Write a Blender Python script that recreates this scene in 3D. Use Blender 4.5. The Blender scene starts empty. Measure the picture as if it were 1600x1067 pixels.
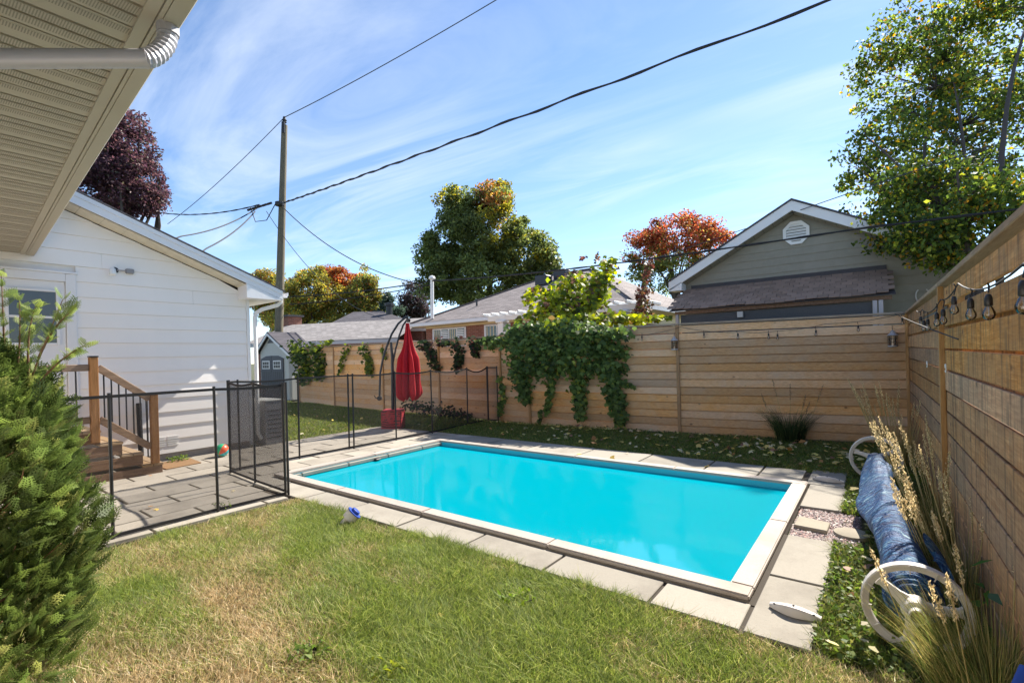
import bpy, bmesh, math, random
import numpy as np
from mathutils import Vector, Matrix
random.seed(7); rng = np.random.default_rng(7)
rad = math.radians
scene = bpy.context.scene
COL = scene.collection

# ------------------------------------------------------------------ camera, light, exposure
CAM_H = 1.5; FPX = 750.0; YAW = rad(37.3); ROLL = rad(-1.6)
cam_d = bpy.data.cameras.new('camera'); cam = bpy.data.objects.new('camera', cam_d); COL.objects.link(cam)
cam_d.sensor_width = 36; cam_d.lens = FPX / 1600 * 36; cam_d.shift_y = 22.5 / 1600
cam_d.clip_start = 0.05; cam_d.clip_end = 3000
CM = Matrix.Rotation(YAW, 3, 'Z') @ Matrix.Rotation(rad(90), 3, 'X') @ Matrix.Rotation(ROLL, 3, 'Z')
cam.matrix_world = Matrix.Translation((0, 0, CAM_H)) @ CM.to_4x4()
scene.camera = cam
SUN_AZ = rad(8.0); SUN_EL = rad(44)      # azimuth from +Y towards +X
SKY_STRENGTH = 0.09; SUN_STRENGTH = 4.4; EXPOSURE = 1.42
sd = bpy.data.lights.new('sun', 'SUN'); sun = bpy.data.objects.new('sun', sd); COL.objects.link(sun)
sd.energy = SUN_STRENGTH; sd.angle = rad(0.53); sd.color = (1.0, 0.93, 0.82)
sv = Vector((math.sin(SUN_AZ) * math.cos(SUN_EL), math.cos(SUN_AZ) * math.cos(SUN_EL), math.sin(SUN_EL)))
sun.rotation_euler = sv.to_track_quat('Z', 'Y').to_euler(); sun.location = (0, 0, 30)
scene.view_settings.view_transform = 'Standard'; scene.view_settings.look = 'None'
scene.view_settings.exposure = EXPOSURE; scene.view_settings.gamma = 1.0
scene.view_settings.use_curve_mapping = False
world = bpy.data.worlds.new('World'); scene.world = world; world.use_nodes = True
wt = world.node_tree; wn = wt.nodes; wl = wt.links; wn.clear()
def wnode(t, **k):
    n = wn.new(t)
    for a, b in k.items(): setattr(n, a, b)
    return n
sky = wnode('ShaderNodeTexSky', sky_type='NISHITA'); sky.sun_disc = False
sky.sun_elevation = SUN_EL; sky.sun_rotation = SUN_AZ; sky.air_density = 0.85; sky.dust_density = 0.05; sky.ozone_density = 3.0
tc = wnode('ShaderNodeTexCoord'); sp = wnode('ShaderNodeSeparateXYZ'); wl.new(tc.outputs['Generated'], sp.inputs[0])
def wmath(op, a, b=None):
    n = wnode('ShaderNodeMath', operation=op)
    for i, v in enumerate((a, b)):
        if v is None: continue
        if isinstance(v, (int, float)): n.inputs[i].default_value = v
        else: wl.new(v, n.inputs[i])
    return n.outputs[0]
zc = wmath('MAXIMUM', sp.outputs[2], 0.06)
u_ = wmath('DIVIDE', sp.outputs[0], zc); v_ = wmath('DIVIDE', sp.outputs[1], zc)
cb = wnode('ShaderNodeCombineXYZ'); wl.new(u_, cb.inputs[0]); wl.new(v_, cb.inputs[1])
mp = wnode('ShaderNodeMapping'); mp.inputs['Rotation'].default_value = (0, 0, rad(-24)); mp.inputs['Scale'].default_value = (0.34, 1.15, 1)
wl.new(cb.outputs[0], mp.inputs[0])
n1 = wnode('ShaderNodeTexNoise'); n1.inputs['Scale'].default_value = 1.3; n1.inputs['Detail'].default_value = 9; n1.inputs['Roughness'].default_value = 0.6; n1.inputs['Distortion'].default_value = 0.9
wl.new(mp.outputs[0], n1.inputs['Vector'])
n2 = wnode('ShaderNodeTexNoise'); n2.inputs['Scale'].default_value = 0.45; n2.inputs['Detail'].default_value = 3
wl.new(cb.outputs[0], n2.inputs['Vector'])
cr = wnode('ShaderNodeValToRGB'); cr.color_ramp.elements[0].position = 0.43; cr.color_ramp.elements[1].position = 0.72
wl.new(n1.outputs[0], cr.inputs[0])
cr2 = wnode('ShaderNodeValToRGB'); cr2.color_ramp.elements[0].position = 0.36; cr2.color_ramp.elements[1].position = 0.62
wl.new(n2.outputs[0], cr2.inputs[0])
cm = wmath('MULTIPLY', cr.outputs[0], cr2.outputs[0]); cm = wmath('MULTIPLY', cm, 0.66)
mx = wnode('ShaderNodeMix', data_type='RGBA'); wl.new(cm, mx.inputs[0]); wl.new(sky.outputs[0], mx.inputs[6]); mx.inputs[7].default_value = (4.9, 5.3, 5.9, 1)
hs = wnode('ShaderNodeHueSaturation'); hs.inputs['Saturation'].default_value = 1.0; wl.new(mx.outputs[2], hs.inputs['Color'])
bg = wnode('ShaderNodeBackground'); bg.inputs[1].default_value = SKY_STRENGTH
wl.new(hs.outputs[0], bg.inputs[0]); wo = wnode('ShaderNodeOutputWorld'); wl.new(bg.outputs[0], wo.inputs[0])
scene.render.engine = 'CYCLES'
scene.cycles.transparent_max_bounces = 24
scene.cycles.max_bounces = 8

# ------------------------------------------------------------------ surveying helpers (photo pixel -> point on a real plane)
O = Vector((0, 0, CAM_H))
def ray(x, y): return CM @ Vector(((x - 800) / FPX, (556 - y) / FPX, -1))
def G(x, y, z=0.0):
    d = ray(x, y); return O + d * ((z - CAM_H) / d.z)
def PX(x, y, X): d = ray(x, y); return O + d * (X / d.x)
def PY(x, y, Y): d = ray(x, y); return O + d * (Y / d.y)
def D(x, y, dep): return O + ray(x, y) * dep
RT = Vector((math.cos(YAW), math.sin(YAW), 0)); FW = Vector((-math.sin(YAW), math.cos(YAW), 0)); UP = Vector((0, 0, 1))

# ------------------------------------------------------------------ object helpers
def tag(o, label=None, cat=None, group=None, kind=None):
    if label: o['label'] = label
    if cat: o['category'] = cat
    if group: o['group'] = group
    if kind: o['kind'] = kind
    return o
def empty(name, loc, label=None, cat=None, group=None, rz=0):
    o = bpy.data.objects.new(name, None); COL.objects.link(o); o.location = loc; o.rotation_euler = (0, 0, rz)
    o.empty_display_size = 0.2
    return tag(o, label, cat, group)
class MB:
    def __init__(s): s.v = []; s.f = []
    def add(s, vs, fs):
        b = len(s.v); s.v += [tuple(v) for v in vs]; s.f += [tuple(b + i for i in f) for f in fs]; return s
    def box(s, x0, x1, y0, y1, z0, z1):
        return s.add([(x0,y0,z0),(x1,y0,z0),(x1,y1,z0),(x0,y1,z0),(x0,y0,z1),(x1,y0,z1),(x1,y1,z1),(x0,y1,z1)],
                     [(0,3,2,1),(4,5,6,7),(0,1,5,4),(1,2,6,5),(2,3,7,6),(3,0,4,7)])
    def bar(s, a, b, w, h, up=(0,0,1)):
        a = Vector(a); b = Vector(b); d = (b - a).normalized(); up = Vector(up)
        sd_ = d.cross(up).normalized(); u = sd_.cross(d)
        vs = []
        for p in (a, b):
            for i, j in ((-1,-1),(1,-1),(1,1),(-1,1)): vs.append(p + sd_ * (i * w / 2) + u * (j * h / 2))
        return s.add(vs, [(0,1,2,3),(7,6,5,4),(0,4,5,1),(1,5,6,2),(2,6,7,3),(3,7,4,0)])
    def tube(s, pts, r, n=8, caps=True):
        pts = [Vector(p) for p in pts]; rs = r if isinstance(r, (list, tuple)) else [r] * len(pts)
        vs = []; ref = None
        for i, p in enumerate(pts):
            d = (pts[min(i+1, len(pts)-1)] - pts[max(i-1, 0)])
            d = d.normalized() if d.length > 1e-9 else Vector((0,0,1))
            if ref is None: ref = Vector((0,0,1)) if abs(d.z) < .9 else Vector((1,0,0))
            a = d.cross(ref).normalized(); b = d.cross(a).normalized(); ref = a.cross(d).normalized() if a.cross(d).length > 1e-6 else ref
            for k in range(n):
                t = 2 * math.pi * k / n; vs.append(p + (a * math.cos(t) + b * math.sin(t)) * rs[i])
        fs = []
        for i in range(len(pts) - 1):
            for k in range(n): fs.append((i*n+k, i*n+(k+1)%n, (i+1)*n+(k+1)%n, (i+1)*n+k))
        if caps: fs.append(tuple(range(n-1, -1, -1))); fs.append(tuple((len(pts)-1)*n + k for k in range(n)))
        return s.add(vs, fs)
    def lathe(s, prof, base=(0,0,0), axis=(0,0,1), n=16):
        ax = Vector(axis).normalized(); a = ax.orthogonal().normalized(); b = ax.cross(a); base = Vector(base)
        vs = []
        for r, z in prof:
            for k in range(n):
                t = 2 * math.pi * k / n; vs.append(base + ax * z + (a * math.cos(t) + b * math.sin(t)) * r)
        fs = []
        for i in range(len(prof) - 1):
            for k in range(n): fs.append((i*n+k, i*n+(k+1)%n, (i+1)*n+(k+1)%n, (i+1)*n+k))
        fs.append(tuple(range(n-1, -1, -1))); fs.append(tuple((len(prof)-1)*n + k for k in range(n)))
        return s.add(vs, fs)
    def prism(s, poly, vec):
        n = len(poly); vec = Vector(vec)
        vs = [Vector(p) for p in poly] + [Vector(p) + vec for p in poly]
        return s.add(vs, [tuple(range(n-1,-1,-1)), tuple(range(n, 2*n))] + [(i, (i+1)%n, n+(i+1)%n, n+i) for i in range(n)])
    def mesh(s, name, m, smooth=False, bevel=0, seg=1):
        me = bpy.data.meshes.new(name); me.from_pydata(s.v, [], s.f); me.update()
        bm = bmesh.new(); bm.from_mesh(me); bmesh.ops.recalc_face_normals(bm, faces=bm.faces)
        if bevel: bmesh.ops.bevel(bm, geom=list(bm.edges), offset=bevel, segments=seg, affect='EDGES', clamp_overlap=True)
        bm.to_mesh(me); bm.free()
        if smooth:
            for p in me.polygons: p.use_smooth = True
            try: me.set_sharp_from_angle(angle=rad(40))
            except Exception: pass
        me.materials.append(m); return me
    def build(s, name, m, parent=None, smooth=False, bevel=0, seg=1, origin=None, **t):
        if origin is not None:
            o_ = Vector(origin); s.v = [tuple(Vector(v) - o_) for v in s.v]
        o = bpy.data.objects.new(name, s.mesh(name, m, smooth, bevel, seg)); COL.objects.link(o)
        if origin is not None: o.location = origin
        if parent is not None:
            o.parent = parent
            o.matrix_parent_inverse = parent_inv(parent)
        return tag(o, **t)
def wm(p):
    m = p.matrix_basis.copy()
    if p.parent: return wm(p.parent) @ p.matrix_parent_inverse @ m
    return m
def parent_inv(p): return wm(p).inverted()
def link(name, me, parent, loc, rot=(0,0,0), scale=(1,1,1), **t):
    o = bpy.data.objects.new(name, me); COL.objects.link(o); o.location = loc; o.rotation_euler = rot; o.scale = scale
    if parent is not None: o.parent = parent; o.matrix_parent_inverse = parent_inv(parent)
    return tag(o, **t)
def copy_tree(o, parent=None, delta=None):
    c = o.copy(); COL.objects.link(c)
    if parent is not None: c.parent = parent
    if delta is not None: c.location = o.location + Vector(delta)
    for ch in list(o.children): copy_tree(ch, c)
    return c
def arrmesh(name, V, F, m, col=None, smooth=False):
    me = bpy.data.meshes.new(name); V = np.ascontiguousarray(V, np.float32); F = np.ascontiguousarray(F, np.int32)
    k = F.shape[1]; nf = F.shape[0]
    me.vertices.add(len(V)); me.vertices.foreach_set('co', V.ravel())
    me.loops.add(nf * k); me.loops.foreach_set('vertex_index', F.ravel())
    me.polygons.add(nf); me.polygons.foreach_set('loop_start', np.arange(0, nf * k, k, dtype=np.int32))
    try: me.polygons.foreach_set('loop_total', np.full(nf, k, dtype=np.int32))
    except Exception: pass
    me.update(calc_edges=True)
    if col is not None:
        a = me.color_attributes.new('col', 'FLOAT_COLOR', 'POINT')
        a.data.foreach_set('color', np.ascontiguousarray(np.c_[col, np.ones(len(col))], np.float32).ravel())
    me.materials.append(m); return me
def arrobj(name, V, F, m, col=None, parent=None, **t):
    o = bpy.data.objects.new(name, arrmesh(name, V, F, m, col)); COL.objects.link(o)
    if parent is not None: o.parent = parent; o.matrix_parent_inverse = parent_inv(parent)
    return tag(o, **t)

# ------------------------------------------------------------------ materials
class NT:
    def __init__(s, name):
        s.m = bpy.data.materials.new(name); s.m.use_nodes = True; s.t = s.m.node_tree; s.t.nodes.clear()
        s.out = s.n('ShaderNodeOutputMaterial')
    def n(s, t, **k):
        x = s.t.nodes.new(t)
        for a, b in k.items(): setattr(x, a, b)
        return x
    def l(s, a, b): s.t.links.new(a, b)
    def val(s, inp, v):
        if isinstance(v, (int, float)): inp.default_value = v
        elif isinstance(v, tuple): inp.default_value = v if len(v) == len(inp.default_value) else v + (1,)
        else: s.l(v, inp)
    def math(s, op, a, b=0.0):
        x = s.n('ShaderNodeMath', operation=op); s.val(x.inputs[0], a); s.val(x.inputs[1], b); return x.outputs[0]
    def mix(s, f, a, b, mode='MIX'):
        x = s.n('ShaderNodeMix', data_type='RGBA', blend_type=mode); s.val(x.inputs[0], f); s.val(x.inputs[6], a); s.val(x.inputs[7], b); return x.outputs[2]
    def coord(s, kind='Object', scale=(1,1,1), rot=(0,0,0), offs=False):
        c = s.n('ShaderNodeTexCoord'); v = c.outputs[kind]
        if offs:
            oi = s.n('ShaderNodeObjectInfo'); mu = s.n('ShaderNodeVectorMath', operation='ADD'); k = s.math('MULTIPLY', oi.outputs['Random'], 97.0)
            cb_ = s.n('ShaderNodeCombineXYZ'); s.l(k, cb_.inputs[0]); s.l(k, cb_.inputs[1]); s.l(k, cb_.inputs[2])
            s.l(v, mu.inputs[0]); s.l(cb_.outputs[0], mu.inputs[1]); v = mu.outputs[0]
        m = s.n('ShaderNodeMapping'); m.inputs['Scale'].default_value = scale; m.inputs['Rotation'].default_value = rot; s.l(v, m.inputs[0]); return m.outputs[0]
    def noise(s, vec, scale=5, detail=4, rough=.6, dist=0.0):
        x = s.n('ShaderNodeTexNoise'); s.l(vec, x.inputs['Vector']); x.inputs['Scale'].default_value = scale; x.inputs['Detail'].default_value = detail
        x.inputs['Roughness'].default_value = rough; x.inputs['Distortion'].default_value = dist; return x.outputs[0]
    def ramp(s, f, stops):
        x = s.n('ShaderNodeValToRGB'); e = x.color_ramp.elements
        while len(e) < len(stops): e.new(.5)
        for i, (p, c) in enumerate(stops): e[i].position = p; e[i].color = (c if isinstance(c, tuple) else (c, c, c)) + (1,)
        s.l(f, x.inputs[0]); return x.outputs[0]
    def rand(s): return s.n('ShaderNodeObjectInfo').outputs['Random']
    def bump(s, h, strength=.3, dist=.01):
        b = s.n('ShaderNodeBump'); b.inputs['Strength'].default_value = strength; b.inputs['Distance'].default_value = dist; s.l(h, b.inputs['Height']); return b.outputs[0]
    def bsdf(s, color, rough=.7, normal=None, metal=0.0, spec=.4, **k):
        p = s.n('ShaderNodeBsdfPrincipled'); s.val(p.inputs['Base Color'], color); s.val(p.inputs['Roughness'], rough)
        p.inputs['Metallic'].default_value = metal; p.inputs['Specular IOR Level'].default_value = spec
        if normal is not None: s.l(normal, p.inputs['Normal'])
        for a, b in k.items(): s.val(p.inputs[a.replace('_', ' ')], b)
        return p.outputs[0]
    def done(s, sh): s.l(sh, s.out.inputs[0]); return s.m
def simple(name, c, rough=.6, metal=0.0, var=.15, scale=12, bump=.1, spec=.4, dirt=None):
    t = NT(name); v = t.coord(); n = t.noise(v, scale, 5); f = t.noise(v, scale * .17, 3)
    a = tuple(x * (1 - var) for x in c); b = tuple(min(1, x * (1 + var)) for x in c)
    col = t.mix(n, a, b)
    if dirt: col = t.mix(t.ramp(f, [(.5, 0.0), (.75, .55)]), col, dirt)
    return t.done(t.bsdf(col, rough, t.bump(n, bump, .004) if bump else None, metal, spec))
def wood(name, c1, c2, knots=True, rough=.75, weather=None, axis='X', fine=1.0, streak=False):
    t = NT(name)
    sc = {'X': (1.2, 14, 14), 'Y': (14, 1.2, 14), 'Z': (14, 14, 1.2)}[axis]
    v = t.coord(scale=sc, offs=True); g = t.noise(v, 2.2 * fine, 7, .6, .5); g2 = t.noise(v, 9.0, 4, .6)
    col = t.ramp(g, [(.3, c1), (.52, tuple((a+b)/2 for a, b in zip(c1, c2))), (.72, c2)])
    col = t.mix(t.ramp(g2, [(.45, 0.0), (.7, .45)]), col, tuple(x * .55 for x in c1))
    if knots:
        ks = {'X': (3.6, 5.2, 5.2), 'Y': (5.2, 3.6, 5.2), 'Z': (5.2, 5.2, 3.6)}[axis]
        vo = t.n('ShaderNodeTexVoronoi'); t.l(t.coord(scale=ks, offs=True), vo.inputs['Vector']); vo.inputs['Scale'].default_value = 1.0
        k = t.ramp(vo.outputs['Distance'], [(.06, 1.0), (.115, 0.0)]); col = t.mix(t.math('MULTIPLY', k, .85), col, (.09, .04, .018))
    if weather:
        w = t.noise(t.coord(scale=(1.1, 1.1, 1.1), offs=True), 1.6, 6, .7, .5)
        col = t.mix(t.ramp(w, [(.42, 0.0), (.62, weather[1])]), col, weather[0])
    if streak:
        w2 = t.noise(t.coord(scale=(9, 9, .9)), 2.4, 5, .6); col = t.mix(t.ramp(w2, [(.48, 0.0), (.64, .7)]), col, (.075, .05, .03)); w3 = t.noise(t.coord(scale=(14, 14, 1.2)), 3.1, 4, .6); col = t.mix(t.ramp(w3, [(.58, 0.0), (.72, .5)]), col, (.50, .36, .21))
    h = t.n('ShaderNodeHueSaturation'); r = t.rand(); t.l(col, h.inputs['Color'])
    t.val(h.inputs['Value'], t.math('ADD', t.math('MULTIPLY', r, .42), .78)); t.val(h.inputs['Saturation'], t.math('ADD', t.math('MULTIPLY', t.math('FRACT', t.math('MULTIPLY', r, 7.3)), .3), .85))
    return t.done(t.bsdf(h.outputs[0], rough, t.bump(g2, .35, .004), 0, .25))
def concrete(name, c, rough=.9, stain=(.12,.10,.08), amt=.35, obj=True):
    t = NT(name); v = t.coord(offs=True); n = t.noise(v, 60, 6, .7); b = t.noise(v, 2.2, 5, .6); sp_ = t.noise(v, 190, 2, .5)
    col = t.mix(n, tuple(x * .84 for x in c), tuple(x * 1.12 for x in c))
    col = t.mix(t.ramp(b, [(.48, 0.0), (.75, amt)]), col, stain)
    col = t.mix(t.ramp(sp_, [(.62, 0.0), (.7, .35)]), col, (.1, .09, .08))
    if obj:
        h = t.n('ShaderNodeHueSaturation'); t.l(col, h.inputs['Color']); t.val(h.inputs['Value'], t.math('ADD', t.math('MULTIPLY', t.rand(), .22), .88)); col = h.outputs[0]
    return t.done(t.bsdf(col, rough, t.bump(n, .25, .004), 0, .25))
def leafmat(name, trans=.35, rough=.5, gain=1.0, spec=.3):
    t = NT(name); a = t.n('ShaderNodeAttribute', attribute_name='col')
    c = a.outputs['Color']
    p = t.bsdf(c, rough, None, 0, spec)
    tr = t.n('ShaderNodeBsdfTranslucent'); h = t.n('ShaderNodeHueSaturation'); h.inputs['Value'].default_value = 1.5 * gain; h.inputs['Saturation'].default_value = 1.1; t.l(c, h.inputs['Color']); t.l(h.outputs[0], tr.inputs[0])
    m = t.n('ShaderNodeMixShader'); m.inputs[0].default_value = trans; t.l(p, m.inputs[1]); t.l(tr.outputs[0], m.inputs[2]); return t.done(m.outputs[0])
M = {}
M['cedar'] = wood('cedar_boards', (.54, .29, .135), (.78, .50, .265), weather=((.56, .43, .31), .5), fine=2.6)
M['cedar_post'] = wood('cedar_post', (.36, .20, .09), (.54, .34, .18), axis='Z', knots=False)
M['old_cedar'] = wood('weathered_cedar_boards', (.42, .19, .07), (.70, .40, .18), weather=((.30, .20, .12), .55), axis='Y', fine=1.6, streak=True)
M['cap'] = wood('weathered_cap_wood', (.28, .21, .15), (.42, .34, .26), knots=False)
M['capy'] = wood('weathered_cap_wood_side', (.30, .19, .11), (.44, .30, .19), knots=False, axis='Y')
M['step'] = wood('brown_step_wood', (.12, .066, .036), (.24, .145, .085), knots=False, axis='Y')
M['tread'] = wood('tan_tread_wood', (.28, .19, .11), (.42, .31, .2), knots=False, axis='Y')
M['postbrown'] = wood('brown_post_wood', (.2, .105, .05), (.34, .19, .1), axis='Z')
M['railbrown'] = wood('brown_rail_wood', (.22, .14, .09), (.36, .25, .17), axis='Y', knots=False)
M['slab'] = concrete('deck_slab_concrete', (.33, .30, .25), amt=.5)
M['bed'] = concrete('mortar_bed', (.30, .26, .22), obj=False)
M['patio'] = concrete('patio_slab_concrete', (.37, .33, .275), amt=.5)
M['coping'] = concrete('pale_coping', (.43, .375, .33), rough=.7, stain=(.30, .24, .19), amt=.75)
M['joint'] = concrete('joint_sand', (.055, .045, .035), obj=False)
M['black'] = simple('black_coated_metal', (.016, .015, .017), .4, 0, .2, 30, .05, .5)
M['blackweb'] = simple('black_webbing', (.014, .013, .014), .8)
M['white_pvc'] = simple('white_vinyl', (.78, .78, .76), .45, 0, .03, 6, .03, .4, dirt=(.6, .57, .52))
M['white_trim'] = simple('white_trim_paint', (.76, .76, .77), .5, 0, .03, 6, .03)
M['cream'] = simple('cream_aluminium', (.36, .325, .25), .55, 0, .08, 3, .03, .35, dirt=(.22, .18, .12))
M['soffit_vent'] = None
M['soffit_cream'] = simple('pale_soffit_panel', (.62, .57, .45), .6)
M['galv'] = simple('greyed_aluminium_pipe', (.40, .39, .41), .45, .2, .05, 5, .02)
M['wood_pole'] = wood('grey_pole_wood', (.13, .115, .085), (.27, .24, .18), axis='Z', knots=False)
M['cable'] = simple('black_cable', (.02, .02, .022), .7)
M['cable_thin'] = simple('grey_wire', (.06, .065, .08), .6)
M['red'] = simple('red_canvas', (.46, .018, .026), .85, 0, .35, 25, .15, .2)
M['redbag'] = simple('faded_red_vinyl', (.40, .035, .045), .5, 0, .2, 15, .1)
M['gunmetal'] = simple('gunmetal_paint', (.045, .045, .05), .4, .3, .1)
M['reelw'] = simple('weathered_white_plastic', (.62, .58, .54), .55, 0, .08, 20, .12, .4, dirt=(.42, .36, .30))
M['reelaxle'] = simple('grey_aluminium_tube', (.6, .6, .58), .4, .5, .05)
M['glass'] = NT('window_glass'); _t = M['glass']; M['glass'] = _t.done(_t.bsdf((.03, .035, .04), .08, None, 0, .8))
M['brown_mat'] = simple('brown_coir_mat', (.26, .15, .07), .95, 0, .3, 90, .6)
M['shed_wall'] = simple('pale_grey_shed_plastic', (.50, .50, .47), .6, 0, .06, 8, .05)
M['shed_door'] = simple('charcoal_shed_plastic', (.075, .078, .095), .55, 0, .1, 12, .08)
M['ac'] = simple('grey_enamel', (.26, .26, .27), .5, 0, .08)
M['bulb'] = None
M['soil'] = simple('brown_soil', (.10, .075, .05), .95, 0, .35, 30, .5)
M['ground'] = simple('rough_ground', (.07, .075, .035), .95, 0, .3, 8, .4)
M['bark'] = simple('dark_bark', (.075, .06, .05), .9, 0, .3, 20, .6)
M['leaf'] = leafmat('leaf_foliage', .45, gain=1.15)
M['leafthin'] = leafmat('thin_leaf_foliage', .55, gain=1.25)
M['grass'] = leafmat('grass_blade', .4, .55, 1.05)
M['garagewall'] = simple('sage_green_siding', (.27, .255, .205), .7, 0, .14, 10, .12, dirt=(.33, .30, .25))
M['darkpanel'] = simple('dark_wired_panel', (.05, .06, .07), .35, 0, .3, 60, .3)
M['dkflash'] = simple('dark_flashing', (.05, .045, .05), .6)
M['stone'] = concrete('paver_stone', (.34, .30, .23), amt=.4)
M['blue'] = simple('blue_plastic', (.02, .06, .32), .4)
def siding():
    t = NT('white_siding_paint'); v = t.coord('Object'); n = t.noise(v, 70, 3); b = t.noise(t.coord(scale=(1, 1, .4)), 1.3, 5)
    c = t.mix(n, (.86, .82, .78), (.90, .86, .82)); c = t.mix(t.ramp(b, [(.5, 0.0), (.8, .3)]), c, (.70, .69, .66))
    return t.done(t.bsdf(c, .55, t.bump(n, .06, .002), 0, .4))
M['siding'] = siding()
def soffit_vent():
    t = NT('vented_soffit'); v = t.coord(scale=(1,1,1)); s_ = t.n('ShaderNodeSeparateXYZ'); t.l(v, s_.inputs[0])
    a = t.math('SINE', t.math('MULTIPLY', s_.outputs[1], 640.0)); b = t.math('SINE', t.math('MULTIPLY', s_.outputs[0], 650.0))
    k = t.math('MULTIPLY', t.math('GREATER_THAN', a, 0.1), t.math('GREATER_THAN', b, -.35))
    c = t.mix(t.math('MULTIPLY', k, .8), (.36, .325, .25), (.03, .026, .02)); return t.done(t.bsdf(c, .6))
M['soffit_vent'] = soffit_vent()
def shingle(name, c, sx=.33, sy=.14, both=True):
    t = NT(name); c_ = t.n('ShaderNodeTexCoord'); s_ = t.n('ShaderNodeSeparateXYZ'); t.l(c_.outputs['Object'], s_.inputs[0])
    cb_ = t.n('ShaderNodeCombineXYZ'); t.l(t.math('ADD', s_.outputs[0], t.math('MULTIPLY', s_.outputs[1], .31)), cb_.inputs[0]); t.l(t.math('MULTIPLY', s_.outputs[2], 2.4), cb_.inputs[1])
    br = t.n('ShaderNodeTexBrick'); t.l(cb_.outputs[0], br.inputs['Vector']); br.inputs['Scale'].default_value = 1.0
    br.inputs['Brick Width'].default_value = sx; br.inputs['Row Height'].default_value = sy; br.inputs['Mortar Size'].default_value = .008; br.inputs['Bias'].default_value = 0.0
    br.inputs['Color1'].default_value = tuple(x * .72 for x in c) + (1,); br.inputs['Color2'].default_value = tuple(x * 1.3 for x in c) + (1,); br.inputs['Mortar'].default_value = tuple(x * .35 for x in c) + (1,)
    n = t.noise(t.coord(), 25, 5, .7); col = t.mix(.3, br.outputs[0], t.mix(n, tuple(x*.5 for x in c), tuple(x*1.6 for x in c)))
    return t.done(t.bsdf(col, .9, t.bump(br.outputs['Fac'], .5, .01), 0, .2))
M['shingle'] = shingle('grey_brown_shingles', (.235, .205, .195))
M['shingle_dark'] = shingle('dark_grey_shingles', (.085, .08, .09))
M['shingle_low'] = shingle('pale_grey_shingles', (.27, .25, .24))
M['shingle_tab'] = (lambda t: t.done(t.bsdf(t.mix(t.noise(t.coord(offs=True), 60, 5, .7), t.mix(t.rand(), (.12, .075, .05), (.30, .20, .15)), (.34, .25, .20)), .95, None, 0, .15)))(NT('purple_brown_shingle'))
def brickmat():
    t = NT('red_brick'); c_ = t.n('ShaderNodeTexCoord'); s_ = t.n('ShaderNodeSeparateXYZ'); t.l(c_.outputs['Object'], s_.inputs[0])
    cb_ = t.n('ShaderNodeCombineXYZ'); t.l(t.math('ADD', s_.outputs[0], s_.outputs[1]), cb_.inputs[0]); t.l(s_.outputs[2], cb_.inputs[1])
    br = t.n('ShaderNodeTexBrick'); t.l(cb_.outputs[0], br.inputs['Vector']); br.inputs['Scale'].default_value = 1.0
    br.inputs['Brick Width'].default_value = .22; br.inputs['Row Height'].default_value = .075; br.inputs['Mortar Size'].default_value = .006
    br.inputs['Color1'].default_value = (.20, .065, .04, 1); br.inputs['Color2'].default_value = (.29, .11, .07, 1); br.inputs['Mortar'].default_value = (.3, .24, .2, 1)
    return t.done(t.bsdf(br.outputs[0], .9, t.bump(br.outputs['Fac'], .4, .006)))
M['brick'] = brickmat()
def mesh_fabric(a=.27):
    t = NT('black_mesh_fabric'); g = t.n('ShaderNodeNewGeometry'); d = t.n('ShaderNodeVectorMath', operation='DOT_PRODUCT')
    t.l(g.outputs['Incoming'], d.inputs[0]); t.l(g.outputs['Normal'], d.inputs[1])
    c = t.math('MAXIMUM', t.math('ABSOLUTE', d.outputs['Value']), .15)
    f = t.math('SUBTRACT', 1.0, t.math('POWER', 1 - a, t.math('DIVIDE', 1.0, c)))     # woven screen: a slanting ray crosses more thread
    m = t.n('ShaderNodeMixShader'); t.l(f, m.inputs[0]); tr = t.n('ShaderNodeBsdfTransparent'); t.l(tr.outputs[0], m.inputs[1])
    t.l(t.bsdf((.03, .027, .03), .6), m.inputs[2]); return t.done(m.outputs[0])
M['mesh'] = mesh_fabric()
def water():
    t = NT('pool_water'); v = t.coord(scale=(1, 1, 1)); n = t.noise(v, 3.5, 3, .5, .3)
    b = t.bump(n, .12, .01); tr = t.n('ShaderNodeBsdfTransparent'); tr.inputs[0].default_value = (.55, .97, 1, 1)
    df = t.n('ShaderNodeBsdfDiffuse'); t.val(df.inputs[0], (.0, .33, .42))
    m = t.n('ShaderNodeMixShader'); m.inputs[0].default_value = .86; t.l(tr.outputs[0], m.inputs[1]); t.l(df.outputs[0], m.inputs[2])
    fr = t.n('ShaderNodeFresnel'); fr.inputs[0].default_value = 1.33; t.l(b, fr.inputs['Normal'])
    gl = t.n('ShaderNodeBsdfGlossy'); gl.inputs['Roughness'].default_value = .06; t.l(b, gl.inputs['Normal'])
    m2 = t.n('ShaderNodeMixShader'); t.l(t.math('MULTIPLY', fr.outputs[0], .2), m2.inputs[0]); t.l(m.outputs[0], m2.inputs[1]); t.l(gl.outputs[0], m2.inputs[2])
    return t.done(m2.outputs[0])
M['water'] = water()
M['liner'] = simple('turquoise_pool_liner', (.03, .52, .66), .5, 0, .04, 4, .02)
def bulbglass():
    t = NT('clear_bulb_glass'); fr = t.n('ShaderNodeFresnel'); fr.inputs[0].default_value = 1.5
    tr = t.n('ShaderNodeBsdfTransparent'); tr.inputs[0].default_value = (.93, .9, .84, 1); gl = t.n('ShaderNodeBsdfGlossy'); gl.inputs['Roughness'].default_value = .04
    m = t.n('ShaderNodeMixShader'); t.l(t.math('ADD', fr.outputs[0], .06), m.inputs[0]); t.l(tr.outputs[0], m.inputs[1]); t.l(gl.outputs[0], m.inputs[2]); return t.done(m.outputs[0])
M['bulb'] = bulbglass()
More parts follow.
